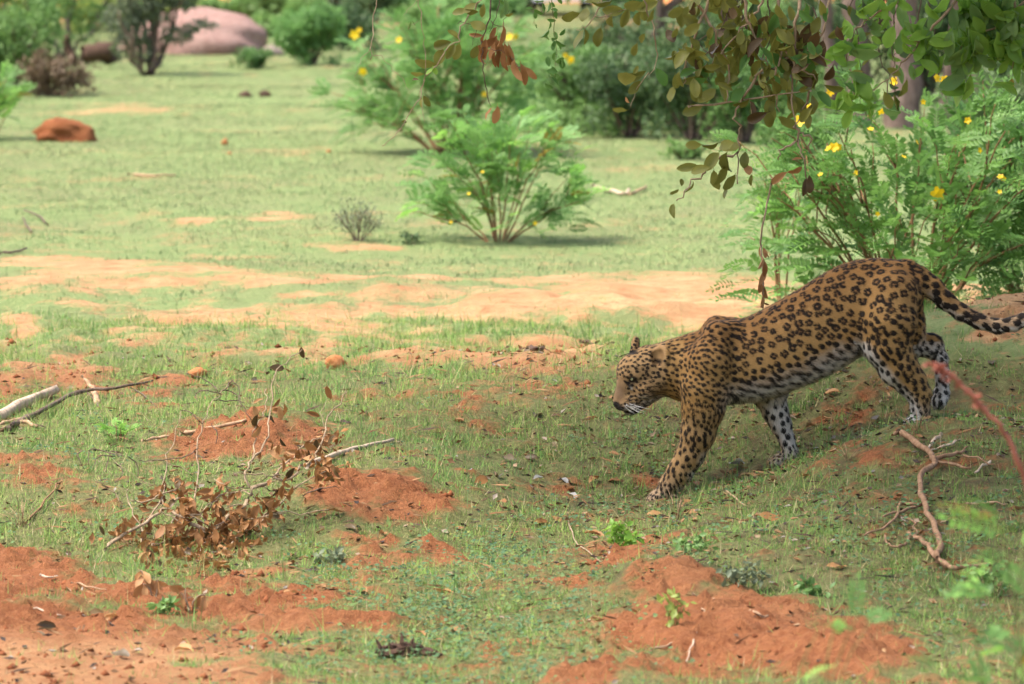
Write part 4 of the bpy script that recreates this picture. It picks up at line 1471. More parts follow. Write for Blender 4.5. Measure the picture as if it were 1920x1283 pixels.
    # the heavy mass of olive leaves above the leopard
    F = [[(1300, -4), (1340, 60), (1365, 130), (1362, 190)], [(1460, -4), (1470, 80), (1455, 150), (1462, 210)], [(1290, 200), (1400, 188), (1500, 172)], [(1395, -4), (1408, 50), (1428, 92), (1442, 128)], [(1442, 128), (1418, 146), (1398, 180), (1380, 206), (1384, 245), (1388, 285), (1383, 345)], [(1430, 5), (1400, 40), (1360, 90), (1335, 120)], [(1500, -4), (1492, 60), (1490, 120), (1486, 190), (1492, 235)],
         [(1492, 235), (1495, 262), (1506, 300), (1514, 345)], [(1520, 170), (1504, 205), (1490, 236)], [(1495, 265), (1468, 280), (1460, 300)], [(1498, 250), (1522, 258), (1516, 285)], [(1330, -4), (1310, 50), (1292, 110), (1280, 160)], [(1442, 128), (1480, 110), (1530, 100), (1560, 118)],
         [(1384, 285), (1340, 305), (1312, 330), (1290, 350), (1268, 376)], [(1440, 60), (1470, 90), (1500, 130), (1530, 150)], [(1555, 0), (1545, 60), (1500, 110)]]
    fl = along(F[:2] + F[3:4] + F[5:7] + F[11:13] + F[14:], 165, ['olive', 'olive', 'olive', 'olive', 'dark_dead', 'small_green'], .55, 37, rnd, 28, -85, 50)
    fl += along([[(1290, 20), (1300, 200)], [(1350, 0), (1360, 160)], [(1450, 160), (1540, 200)]], 44, ['olive', 'olive', 'olive', 'small_green'], .55, 37, rnd, 26, -85, 45)
    fl += [(1300, 272, 185, 36, 'olive', .45), (1330, 274, 200, 44, 'olive', .4), (1362, 272, 200, 44, 'olive', .4), (1372, 276, 190, 38, 'olive', .42), (1290, 314, 185, 46, 'olive', .45), (1312, 318, 195, 44, 'olive', .4), (1335, 302, 230, 40, 'olive', .6), (1362, 306, 265, 46, 'olive', .6), (1352, 328, 250, 44, 'olive', .55),
           (1368, 342, 235, 40, 'olive', .5), (1342, 338, 280, 38, 'olive', .6), (1360, 362, 255, 26, 'olive', .6), (1396, 300, 265, 32, 'olive', .6), (1402, 318, 300, 22, 'tan', .8), (1408, 338, 260, 26, 'olive', .4), (1294, 352, 240, 30, 'olive', .4), (1264, 360, 30, 20, 'olive', .7), (1262, 394, 260, 30, 'olive', .6),
           (1278, 342, 90, 14, 'olive', .7), (1348, 112, 60, 36, 'olive', .7), (1366, 152, 30, 38, 'olive', .7), (1480, 112, 175, 44, 'olive', .65), (1510, 350, 262, 34, 'dark_dead', .6), (1518, 346, 275, 30, 'dark_dead', .5), (1496, 298, 170, 22, 'tan', .4), (1460, 334, 215, 40, 'tan', .45), (1490, 320, 20, 28, 'tan', .6)]
    branch_thing('hanging_branch', 'dense hanging mass of olive-brown leaves on crooked grey twigs above the leopard', 'branch', [(p, .0070 if p[0][1] < 0 else .0052, .002) for p in F], 20.0, 'twig', fl, 'branches hanging from the tree', 7, 4, .006)
    for q in range(2):
        r3 = random.Random(60 + q)
        tw = []
        for k in range(9):
            x0 = r3.uniform(1290, 1580) if q == 0 else r3.uniform(1560, 1800)
            x1 = x0 + r3.uniform(-50, 50); y1 = r3.uniform(70, 210)
            tw.append([(x0, -4), (x0 + r3.uniform(-25, 25), y1 * .4), (x1 + r3.uniform(-20, 20), y1 * .75), (x1, y1)])
        lv = along(tw, 60, ['olive', 'olive', 'dark_green', 'dark_dead'] if q == 0 else ['bright', 'mid_green', 'dark_green', 'olive'], .5, 34, r3, 14, -85, 50)
        branch_thing('hanging_branch', ['tangle of fine twigs with darker leaves behind the olive mass', 'tangled twigs with mixed green leaves in front of the first thick trunks'][q], 'branch', [(t, .0035, .0012) for t in tw], [20.7, 22.3][q], 'dark_twig', lv, 'branches hanging from the tree', 70 + q, 4, .008)
    H = [(1447, 335), (1440, 372), (1432, 410), (1428, 455), (1429, 478), (1432, 520), (1430, 578)]
    hl = [(1426, 470, 250, 24, 'tan', .35), (1434, 474, 285, 22, 'tan', .5), (1428, 492, 262, 30, 'tan', .5), (1434, 505, 270, 26, 'brown', .4), (1430, 520, 250, 30, 'tan', .45), (1426, 538, 265, 28, 'brown', .45), (1434, 548, 275, 32, 'tan', .42), (1429, 566, 268, 26, 'tan', .5), (1438, 478, 330, 14, 'brown', .5), (1424, 574, 225, 14, 'tan', .5), (1437, 570, 330, 12, 'brown', .4)]
    branch_thing('hanging_strand', 'thread-thin dry strand ending in curled tan leaf scraps above the leopard back', 'strand', [(H, .0030, .0036)], 20.25, 'twig', hl, None, 8, up=False)
    # bright leaves to the right, closer and softer
    G = [[(1925, -4), (1880, 40), (1820, 70), (1790, 110)], [(1800, -4), (1760, 40), (1725, 80), (1700, 110), (1662, 148), (1625, 180)], [(1700, -4), (1650, 20), (1612, 46), (1600, 60)], [(1662, 150), (1664, 178)], [(1725, 80), (1690, 74)], [(1600, 60), (1590, 100), (1600, 140), (1640, 170)], [(1900, -4), (1905, 60), (1898, 130)], [(1840, -4), (1830, 60), (1815, 130)]]
    gl = along([[(1640, 0), (1700, 40), (1760, 60)], [(1790, 10), (1800, 90), (1790, 150)], [(1860, 0), (1880, 60), (1890, 110)], [(1910, 10), (1905, 100), (1900, 150)], [(1590, 60), (1610, 130), (1650, 180)], [(1710, 60), (1750, 90), (1740, 130)]], 150, ['bright', 'bright', 'bright', 'mid_green'], .48, 46, rnd, 22, -80, 50) + along([[(1780, 20), (1900, 30)], [(1800, 80), (1915, 90)], [(1860, 0), (1890, 120)]], 80, ['bright', 'bright', 'mid_green'], .5, 56, rnd, 28, -80, 40)
    gl += along([[(1560, 170), (1600, 180), (1650, 195)], [(1600, 195), (1612, 235)]], 14, 'bright', .5, 38, rnd, 14, -60, 70)
    gl += [(1895, 160, 260, 28, 'yellow_leaf', .5), (1815, 165, 262, 52, 'bright', .5), (1800, 175, 250, 56, 'bright', .5), (1826, 78, 300, 40, 'bright', .6), (1634, 14, 60, 22, 'yellow_leaf', .9), (1668, 70, 250, 46, 'bright', .55)]
    branch_thing('hanging_branch', 'hanging spray of bright fresh green leaves beside the thick trunks', 'branch', [(p, .0065 if p[0][1] < 0 else .0035, .0016) for p in G], 21.6, 'twig', gl, 'branches hanging from the tree', 9, 4, .005)

def build_overhead_tree():
    """the tree whose branches hang into the picture: it stands to the right"""
    rnd = random.Random(5); rng = np.random.default_rng(5)
    bx, by = 4.6, 21.6
    root = thing('overhanging_tree', 'large shade tree whose boughs reach over the leopard from the side', 'tree', (bx, by, gz(bx, by)))
    mb = MB()
    tr = crooked([(0, 0, -.1), (-.05, .05, 1.0), (-.25, 0, 2.0), (-.5, -.1, 3.0)], .02, 3, rnd)
    mb.tube(tr, taper(len(tr), .24, .15), 12, jitter=.06)
    mb.build('trunk', M['trunk'], root)
    lob = []
    for (tx, ty, tz) in [(-5.6, -1.4, 2.75), (-4.6, -.4, 2.6), (-3.3, -1.9, 2.7), (-3.4, .4, 2.9), (-1.6, -1.5, 3.2), (-2.2, 1.6, 3.4), (.9, .8, 3.6), (1.2, -1.2, 3.4)]:
        mb = MB()
        p = crooked([(-.45, -.1, 2.7), (tx * .5 - .2, ty * .5, 2.7 + (tz - 2.7) * .8 + .35), (tx, ty, tz)], .04, 5, rnd)
        mb.tube(p, taper(len(p), .075, .018), 8, jitter=.1)
        mb.build('limb', M['trunk'], root)
        for k in range(5):
            q = p[rnd.randint(4, len(p) - 1)]
            lob.append((q.x + rnd.uniform(-.5, .5), q.y + rnd.uniform(-.5, .5), q.z + rnd.uniform(.35, .9), rnd.uniform(.55, .9), rnd.uniform(.55, .9), rnd.uniform(.22, .4)))
    for k in range(64):  # extra unseen leaf lobes, added low and dense to shade the leopard
        lob.append((rnd.uniform(-.4, 4.2) - bx, rnd.uniform(16.2, 22.6) - by, rnd.uniform(2.3, 3.4), rnd.uniform(.5, .8), rnd.uniform(.5, .8), rnd.uniform(.16, .3)))
    V, F, T = cloud(lob, 33000, .10, rng, .6, .3)
    o = link('crown', mesh_from('crown', V, F, M['olive'], False, {'tint': T}), root)
    o['kind'] = 'stuff'
# ------------------------------------------------------------------ rocks, logs, sticks, the dead branch
def rock_mesh(name, mat, rx, ry, rz, seed, rough=.18, flat=0.0, n=22):
    rng = np.random.default_rng(seed)
    planes = unit(rng.normal(0, 1, (9, 3)))
    pd = rng.uniform(.72, .95, 9)
    V = []
    for i in range(n + 1):
        th = math.pi * i / n
        for j in range(2 * n):
            ph = math.pi * j / n
            d = np.array((math.sin(th) * math.cos(ph), math.sin(th) * math.sin(ph), math.cos(th)))
            r = 1.0
            dp = planes @ d
            if flat:
                for q, e in zip(dp, pd):
                    if q > 1e-3:
                        r = min(r, (e / q) * flat + (1 - flat) * r)
            V.append(d * r)
    V = np.array(V)
    nz = fbm(V[:, 0] + seed * 3.1, V[:, 1] + V[:, 2] * 1.7, 1.7, 4) * rough + fbm(V[:, 1] * 2 + seed, V[:, 2] * 2 - V[:, 0], 5, 3) * rough * .22
    nz[:2 * n] = nz[0]; nz[-2 * n:] = nz[-1]
    V = V * (1 + nz[:, None]) * np.array((rx, ry, rz))
    F = []
    for i in range(n):
        for j in range(2 * n):
            a = i * 2 * n + j; b = i * 2 * n + (j + 1) % (2 * n)
            F.append((a, a + 2 * n, b + 2 * n, b))
    return mesh_from(name, V, F, mat, True)

def stone_mat(name, a, b, c, scale=6, bump=.5):
    t = NT(name)
    co = obj_coord(t)
    n1 = t.noise(scale, 5, .6, co); n2 = t.noise(scale * 7, 4, .7, co); n3 = t.noise(scale * 22, 3, .7, co)
    col = t.mix(t.ramp(n1, .3, .7), a, b)
    col = t.mix(t.ramp(n2, .48, .72, 0, .7), col, c)
    return t.done(t.principled(col, .9, t.bump(t.mth('ADD', n2, t.mth('MULTIPLY', n3, .5)), bump, .03), .2))

def sit(px, row, sink=0.0):
    g = ground(px, row)
    return Vector((g.x, g.y, g.z - sink))

def lying(name, label, cat, twigs, mat, lift=.01, group=None, seed=1, amp=.003, part='stick', jit=.26, n=8):
    """sticks lying on the ground: twigs = [(pixel path, r0, r1, lift)]"""
    rnd = random.Random(seed)
    first = None
    root = None
    for tw in twigs:
        path, r0, r1 = tw[:3]
        lf = tw[3] if len(tw) > 3 else lift
        pts = []
        for i, (a, b) in enumerate(path):
            l = lf[i] if isinstance(lf, (list, tuple)) else lf
            q = ray_ground(a, b, lambda x, y, l=l: base_h(x, y) + l) if False else None
            g = ground(a, b)
            # lifted point on the same sight line, so that the lifted stick stands above the soil behind it
            y = g.y - l * 3.0
            pts.append(P(a, b, y) + Vector((0, 0, r0 * .6 + .008)))
        pts = crooked(pts, amp, 3, rnd)
        if root is None:
            first = pts[0].copy()
            root = thing(name, label, cat, first, group)
        mb = MB()
        mb.tube([p - first for p in pts], taper(len(pts), r0, r1), n, jitter=jit)
        mb.build(part, M[mat] if isinstance(mat, str) else mat, root)
    return root

def z8(pts):
    return [(a / 2.595, 640 + b / 2.595) for a, b in pts]
def z3(pts):
    return [(1220 + a / 2.55, 780 + b / 2.55) for a, b in pts]

def build_dead_branch():
    rnd = random.Random(12); random.seed(12)
    def dp(row, px):
        return 18.35 + np.clip((1040 - row) / 390, 0, 1.2) * .55 + (px - 420) * .0006
    def W(a, b, wob=.0):
        px, row = a / 2.595, 640 + b / 2.595
        y = float(dp(row, px)) + rnd.uniform(-wob, wob)
        p = P(px, row, y)
        g = gz(p.x, p.y) + .008
        while p.z < g and y > 16:
            y -= .04
            p = P(px, row, y); g = gz(p.x, p.y) + .008
        return p
    base = sit(410, 1035)
    root = thing('dead_branch', 'fallen dead branch with withered brown leaves lying on the red soil bank', 'branch', base)
    S = [([(510, 1015), (600, 940), (750, 860), (810, 812), (900, 740)], .0085, .004), ([(810, 812), (900, 860), (985, 910), (1050, 915), (1110, 860), (1180, 800), (1240, 720), (1310, 680)], .0085, .008),
         ([(1310, 680), (1420, 660), (1490, 590), (1540, 540), (1575, 440), (1625, 330), (1690, 245)], .0065, .0016), ([(1230, 720), (1200, 640), (1230, 580), (1290, 510), (1310, 420), (1320, 330), (1335, 180), (1400, 100), (1470, 40)], .0055, .0016),
         ([(1210, 620), (1240, 500), (1230, 440), (1270, 360), (1300, 300), (1295, 230)], .004, .0014), ([(770, 830), (800, 680), (820, 560), (850, 470), (880, 340)], .0036, .001), ([(955, 810), (960, 640), (965, 520), (985, 400), (1040, 290), (1090, 235)], .0038, .0014),
         ([(1310, 690), (1400, 580), (1480, 500), (1560, 470), (1650, 455)], .0042, .0016), ([(690, 1000), (690, 900), (770, 800), (800, 690)], .005, .003), ([(1240, 940), (1330, 800), (1480, 690), (1590, 630)], .0042, .002),
         ([(640, 775), (740, 770), (830, 730), (900, 700)], .0045, .002), ([(1100, 1010), (1180, 930), (1280, 870), (1400, 830), (1600, 820)], .004, .002), ([(880, 830), (960, 850), (1050, 915)], .004, .004), ([(620, 720), (640, 820), (700, 900)], .003, .002),
         ([(1420, 660), (1390, 620), (1310, 600), (1240, 560)], .0035, .0015), ([(960, 640), (830, 600), (700, 590)], .002, .001), ([(1575, 440), (1560, 340), (1590, 290)], .002, .0008), ([(1400, 100), (1370, 20)], .001, .0006), ([(1625, 350), (1720, 342)], .0015, .0008),
         ([(860, 830), (830, 880), (790, 960), (740, 1010)], .0035, .002), ([(1050, 915), (1000, 980), (960, 1060)], .003, .0015), ([(800, 700), (690, 680), (560, 590)], .0016, .0008)]
    for path, r0, r1 in S:
        pts = crooked([W(a, b, .03) - base for a, b in path], .005, 3, rnd)
        mb = MB(); mb.tube(pts, taper(len(pts), r0 * .75, r1 * .8), 7, jitter=.15)
        mb.build('stem', M['twig'], root)
    for k in range(26):
        a0, b0 = rnd.uniform(600, 1500), rnd.uniform(720, 1020)
        if a0 > 1250:
            b0 = rnd.uniform(480, 760)
        dx = rnd.uniform(60, 200) * rnd.choice((-1, 1)); dy = rnd.uniform(-120, 40)
        pts = crooked([W(a0, b0, .08) - base, W(a0 + dx * .5, b0 + dy * .5 - 12, .08) - base, W(a0 + dx, b0 + dy, .08) - base], .004, 3, rnd)
        mb = MB(); mb.tube(pts, taper(len(pts), .0026, .0012), 5, jitter=.15)
        mb.build('stem', M['twig' if k % 3 else 'dark_twig'], root)
    A = [[(1060, 245), (1000, 185), (900, 155)], [(1090, 240), (1120, 200), (1160, 220), (1170, 285)], [(1080, 260), (1010, 240), (955, 250), (960, 290)], [(1085, 240), (1140, 250), (1190, 330), (1230, 400)], [(1040, 290), (1150, 290), (1190, 300)], [(985, 400), (920, 340), (880, 345)],
         [(965, 520), (880, 570), (700, 580), (660, 560)], [(600, 560), (540, 540), (520, 640)], [(620, 560), (670, 600), (670, 660)], [(580, 560), (450, 520), (430, 600)], [(560, 560), (480, 560), (450, 620)], [(400, 530), (380, 560), (410, 620)], [(560, 590), (600, 640), (560, 690)], [(1030, 400), (1060, 450), (1050, 500)]]
    for path in A:
        pts = crooked([W(a, b, .02) - base for a, b in path], .002, 4, rnd)
        mb = MB(); mb.tube(pts, taper(len(pts), .0022, .0012), 5)
        mb.build('tendril', M['dark_twig'], root)
    L = [(600, 900), (650, 870), (640, 940), (690, 940), (780, 720), (800, 710), (760, 740), (880, 700), (890, 760), (900, 730), (920, 780), (840, 790), (1075, 690), (1000, 730), (1010, 820), (1040, 800), (1090, 780), (1065, 860), (870, 830), (860, 880), (880, 910), (1100, 890), (1180, 900), (1170, 880), (960, 960),
         (940, 990), (880, 1000), (900, 1020), (1000, 1000), (1030, 1010), (1100, 1010), (1150, 1000), (1210, 985), (1100, 1025), (760, 1010), (850, 1050), (950, 1040), (700, 990), (1050, 950), (1250, 340), (1260, 370), (1240, 390), (1250, 290), (1340, 300), (1350, 340), (1370, 350), (1390, 340), (1320, 380), (1250, 440),
         (1520, 355), (1600, 250), (1350, 130), (1520, 515), (1500, 560), (1430, 540), (1350, 530), (1320, 515), (1400, 590), (1580, 490), (1610, 480), (1640, 455), (1520, 500), (1590, 590), (1610, 600), (1560, 640), (1640, 640), (1590, 680), (1340, 740), (1370, 740), (1300, 780), (1280, 810), (1300, 810),
         (1400, 700), (1390, 620), (1240, 830), (1170, 810), (700, 770), (1240, 860), (1290, 790), (930, 930), (980, 940), (910, 880), (1010, 930), (830, 980), (1060, 1000), (970, 1010), (870, 960), (920, 960), (890, 1040), (1020, 1040), (990, 1060), (1080, 930), (1130, 960), (1140, 880), (960, 900), (720, 1030), (780, 1040), (930, 1060), (1200, 900), (650, 900), (1580, 610), (1610, 660)]
    L += [(a + rnd.gauss(0, 40), b + rnd.gauss(0, 22)) for a, b in L if b > 680] + [(a + rnd.gauss(0, 55), b + rnd.gauss(20, 26)) for a, b in L if b > 780] + [(a + rnd.gauss(0, 26), b + rnd.gauss(0, 22)) for a, b in L if 430 < b <= 680][:22]
    for i, (a, b) in enumerate(L):
        kind = ['tan', 'brown', 'brown', 'tan', 'brown', 'dark_dead'][i % 6]
        if b < 200:
            kind = 'dark_dead'
        o = put_leaf(root, kind, .48, W(a + rnd.uniform(-8, 8), b, .07), -90 + rnd.gauss(0, 60), rnd.uniform(.028, .056), .6, rnd, False)
    put_leaf(root, 'dark_dead', .6, W(1470, 55), -80, .038, .3, rnd, False)
    rng = np.random.default_rng(8)
    low = [q for q in L if q[1] > 440]
    c = []
    for k in range(620):
        a, b = low[rng.integers(len(low))]
        p = W(a + rng.normal(0, 42), b + rng.normal(14, 26), .10) - base
        c.append((p.x, p.y, p.z))
    m = len(c)
    dr = unit(rng.normal(0, 1, (m, 3)) + np.array((0, 0, -.5)))
    nr = unit(rng.normal(0, .6, (m, 3)) + np.array((0, -.8, .4))); nr = unit(nr - dr * (nr * dr).sum(1, keepdims=True))
    LL = rng.uniform(.018, .042, m)
    V, F = leaf_quads(np.array(c), dr, nr, LL, LL * rng.uniform(.3, .55, m), .2)
    o = link('withered_leaves', mesh_from('withered_leaves', V, F, M['brown'], False, {'tint': np.repeat(rng.uniform(0, 1, m), 5)}), root)
    o['kind'] = 'stuff'

def build_ground_objects():
    rnd = random.Random(3); random.seed(3)
    rs = stone_mat('red_rock', (.31, .100, .036), (.41, .160, .065), (.20, .060, .026), 9, .9)
    g = sit(121, 266)
    o = thing('rock', 'big red-orange rock with a rounded top and undercut front on the grass', 'rock', (g.x, g.y + .1, g.z + .035), None, .05, rock_mesh('rock', rs, .205, .16, .12, 8, .30, .95))
    pk = stone_mat('pink_granite', (.30, .180, .148), (.39, .260, .222), (.22, .115, .085), 3.5, .7)
    g = sit(390, 104)
    o = thing('boulder', 'large smooth pink granite boulder behind the many-stemmed thorn bush', 'boulder', (P(357, 104, g.y).x, g.y + .55, g.z + .02), None, 0, rock_mesh('boulder', pk, .66, .55, .40, 9, .13, .35, 30))
    gm = stone_mat('grey_stone', (.26, .20, .17), (.36, .29, .25), (.18, .14, .12), 8)
    g = sit(510, 104); thing('stone', 'small greyish stone at the tip of the pink boulder', 'stone', (g.x, g.y, g.z + .02), None, 0, rock_mesh('stone', gm, .10, .09, .075, 4, .2, .5, 12))
    os_ = stone_mat('orange_stone', (.42, .150, .050), (.58, .270, .120), (.33, .105, .04), 14)
    for (px, row, r, rz, lab, sd) in [(629, 690, .044, .036, 'round orange lump of soil on the grass behind the dead branch', 11), (371, 707, .043, .022, 'flat orange stone left of the thin dark tendrils', 12), (422, 272, .026, .028, 'small tan clod alone in the middle of the far lawn', 13), (616, 286, .020, .013, 'tiny pale clod in the grass near the flowering senna', 14),
                                      (1196, 735, .02, .014, 'little brown clod beside the leopard chin', 15), (430, 290, .016, .01, 'smallest pale pebble below the tan clod on the far lawn', 16)]:
        g = sit(px, row)
        thing('stone', lab, 'stone', (g.x, g.y, g.z + rz * .45), None, rnd.uniform(0, 3), rock_mesh('stone', os_, r, r * .85, rz, sd, .25, .5, 12))
    for (px, row, w, lab, sd) in [(460, 182, .05, 'dark dung heap on the far grass, left of a pair', 21), (496, 181, .045, 'dark dung heap on the far grass, right of a pair', 22)]:
        g = sit(px, row)
        thing('dung', lab, 'dung', (g.x, g.y, g.z + .012), None, 0, rock_mesh('dung', M['dark_wood'], w, w * .8, .03, sd, .4, .2, 10))
    # logs and sticks to the left
    lying('log', 'thick pale weathered log lying at the edge beside the dark branch', 'log', [([(-40, 802), (0, 790), (50, 762), (103, 740)], .021, .017, .03)], 'pale_wood', seed=4, amp=.002, part='wood', n=10)
    lying('branch', 'long dark curved branch lying across the pale log', 'branch', [([(15, 812), (50, 792), (78, 778), (127, 752), (165, 738), (216, 736), (286, 721)], .013, .004, (.02, .03, .05, .07, .08, .09, .09)), ([(160, 738), (175, 752), (186, 770)], .004, .002, (.05, .03, .01)), ([(245, 732), (275, 752), (292, 768)], .0025, .0012, (.05, .03, .01))], 'dark_twig', seed=5, amp=.002)
    lying('post', 'short tan broken stub standing up behind the dark branch', 'stub', [([(154, 711), (170, 728), (178, 745), (184, 762)], .006, .013, (.1, .07, .03, .0))], 'tan_wood', seed=6, part='wood')
    for path, r, m, lab in [([(-10, 820), (40, 800), (70, 806)], .01, 'tan_wood', 'short brown stick tucked under the pale log'), ([(-10, 806), (20, 798), (60, 790)], .008, 'tan_wood', 'thin stick between the log and the dark branch'), ([(48, 987), (75, 958), (100, 925), (118, 903)], .0045, 'red_stem', 'slanting reddish stick poking up from a straw tuft'),
                             ([(337, 820), (380, 815), (420, 806), (462, 794)], .009, 'tan_wood', 'tan stick on the red soil behind the dead branch'), ([(266, 832), (300, 828), (324, 826)], .007, 'tan_wood', 'short stub of tan wood left of the dead branch'), ([(574, 882), (632, 860), (680, 845), (737, 832)], .011, 'pale_wood', 'pale straight log sticking out of the bank behind the dead branch'),
                             ([(76, 1084), (92, 1090), (108, 1086)], .004, 'pale_wood', 'short pale chip of wood on the red road edge'), ([(134, 1098), (165, 1106), (200, 1112)], .003, 'tan_wood', 'thin bent twig on the red road edge'), ([(52, 1148), (85, 1152), (115, 1160)], .003, 'pale_wood', 'thin pale twig on the bare red road'),
                             ([(1238, 1150), (1295, 1137), (1342, 1133)], .0052, 'pale_wood', 'pale stick on the red mound, pointing to the grass'), ([(1298, 1121), (1357, 1137), (1408, 1156), (1440, 1162)], .0052, 'tan_wood', 'longer brown stick across the top of the red mound'), ([(1220, 1227), (1260, 1212), (1296, 1200)], .004, 'tan_wood', 'stick on the front slope of the red mound'),
                             ([(1308, 1190), (1298, 1215), (1287, 1247)], .003, 'pale_wood', 'pale forked twig below the sticks on the red mound'), ([(1305, 1140), (1318, 1150), (1325, 1155)], .003, 'tan_wood', 'short splinter between the two mound sticks'), ([(1764, 820), (1752, 835), (1738, 850)], .007, 'pale_wood', 'white bleached stick behind the crooked branch'), ([(1800, 831), (1770, 842), (1740, 852)], .005, 'pale_wood', 'thin pale stick beside the bleached stick'),
                             ([(1872, 858), (1850, 878), (1828, 893)], .006, 'pale_wood', 'pale grey stick at the far side of the crooked branch'), ([(1355, 925), (1376, 940), (1400, 955)], .0045, 'tan_wood', 'short tan stick in the grass behind the front paw'), ([(1800, 951), (1850, 950), (1890, 951)], .004, 'tan_wood', 'straight thin stick in the shaded grass'), ([(1064, 970), (1072, 1005), (1085, 1030), (1130, 1062)], .0032, 'twig', 'thin curved pale twig rising out of the grass below the leopard'),
                             ([(240, 330), (290, 333), (330, 332)], .008, 'tan_wood', 'thin stick lying alone on the far lawn'), ([(60, 440), (50, 425), (42, 412)], .006, 'dark_twig', 'dark stick poking up from the lawn at the side'), ([(90, 425), (72, 408), (45, 398)], .006, 'dark_twig', 'forked dark stick lying on the lawn'), ([(0, 480), (30, 476), (50, 470)], .008, 'dark_twig', 'dark stick at the edge of the sandy strip'),
                             ([(1112, 352), (1140, 362), (1170, 368), (1180, 360)], .012, 'pale_wood', 'pale dead stick on the grass right of the young senna'), ([(1180, 368), (1200, 362), (1212, 354)], .010, 'tan_wood', 'short reddish stick right of the pale dead stick'), ([(990, 660), (1005, 662), (1018, 658)], .012, 'dark_wood', 'dark scrap of bark on the sand before the leopard'), ([(1088, 645), (1105, 648), (1115, 650)], .008, 'dark_wood', 'small grey-brown stick on the sand before the leopard face')]:
        lying('stick', lab, 'stick', [(path, r, r * .6, .012)], m, seed=len(lab))
    # crooked broken branch on the shaded grass
    T = [([(1180, 95), (1260, 140), (1340, 205), (1352, 250), (1290, 310), (1288, 390), (1330, 480), (1368, 570), (1382, 640), (1372, 700)], .0100, .0095), ([(1372, 700), (1430, 740), (1520, 745), (1580, 735), (1650, 730)], .0085, .005), ([(1350, 225), (1430, 205), (1480, 190), (1515, 165)], .008, .003), ([(1350, 230), (1420, 245), (1530, 268)], .0065, .004),
         ([(1480, 195), (1560, 220), (1650, 245)], .003, .002), ([(1292, 440), (1230, 436), (1190, 440), (1182, 480), (1110, 560), (1020, 590)], .0062, .003), ([(1285, 445), (1200, 470), (1110, 500)], .0065, .003), ([(1370, 712), (1320, 640), (1270, 600), (1232, 580)], .0085, .006), ([(1240, 585), (1222, 622), (1172, 645), (1135, 625), (1118, 585)], .0048, .0025),
         ([(1190, 500), (1250, 510), (1268, 560), (1266, 590)], .0035, .002), ([(1180, 95), (1165, 105)], .008, .006), ([(1195, 100), (1188, 75)], .005, .002)]
    lying('broken_branch', 'crooked reddish-brown broken branch with twisting forks on the shaded grass', 'branch', [(z3(p), a, b, .035) for p, a, b in T], 'root', seed=8, amp=.003, part='limb', n=9)
    # rotten stump piece at the bottom
    g = sit(768, 1236)
    root = thing('stump', 'rotten dark brown lump of wood with broken spikes among the creepers', 'stump', g)
    r2 = random.Random(31)
    for i in range(11):
        x0 = r2.uniform(-.10, .02); ln = r2.uniform(.06, .14)
        mb = MB()
        pp = crooked([(x0, r2.uniform(-.02, .02), r2.uniform(.0, .03)), (x0 + ln * .5, r2.uniform(-.02, .02), r2.uniform(.012, .04)), (x0 + ln, r2.uniform(-.02, .02), r2.uniform(.0, .03))], .004, 3, r2)
        mb.tube(pp, [v * r2.uniform(.7, 1.3) for v in taper(len(pp), .013, .005)], 5, jitter=.35)
        mb.build('splinter', M['dark_wood'], root, False)
    for (x0, hh, lean) in [(-.075, .055, -.02), (-.012, .075, -.012), (.0, .06, .01), (-.05, .045, -.01)]:
        mb = MB()
        pp = crooked([(x0, 0, 0), (x0 + lean * .5, 0, hh * .6), (x0 + lean, 0, hh)], .002, 2, r2)
        mb.tube(pp, taper(len(pp), .013, .002), 5, jitter=.3)
        mb.build('spike', M['dark_wood'], root, False)
    # second small withered sprig in front
    for (px, row, lab, sd) in [(290, 1130, 'withered sprig of tan leaves standing on the red soil, left of its twin', 1), (355, 1150, 'smaller withered sprig of tan leaves on the red soil', 2)]:
        g = sit(px, row)
        root = thing('withered_sprig', lab, 'sprig', g, 'withered sprigs on the red soil')
        r2 = random.Random(sd)
        m = 4 if sd == 1 else 3
        for i in range(m):
            tip = Vector((r2.uniform(-.06, .05), r2.uniform(-.03, .03), r2.uniform(.05, .11)))
            pts = crooked([(0, 0, -.01), tip * .5 + Vector((0, 0, .015)), tip], .003, 3, r2)
            mb = MB(); mb.tube(pts, taper(len(pts), .0028, .0012), 6)
            mb.build('stem', M['twig'], root)
            for j in range(3 if sd == 1 else 2):
                q = pts[r2.randint(3, len(pts) - 1)]
                put_leaf(root, 'tan', .45, g + q, -90 + r2.gauss(0, 40), r2.uniform(.04, .06), .6, r2)
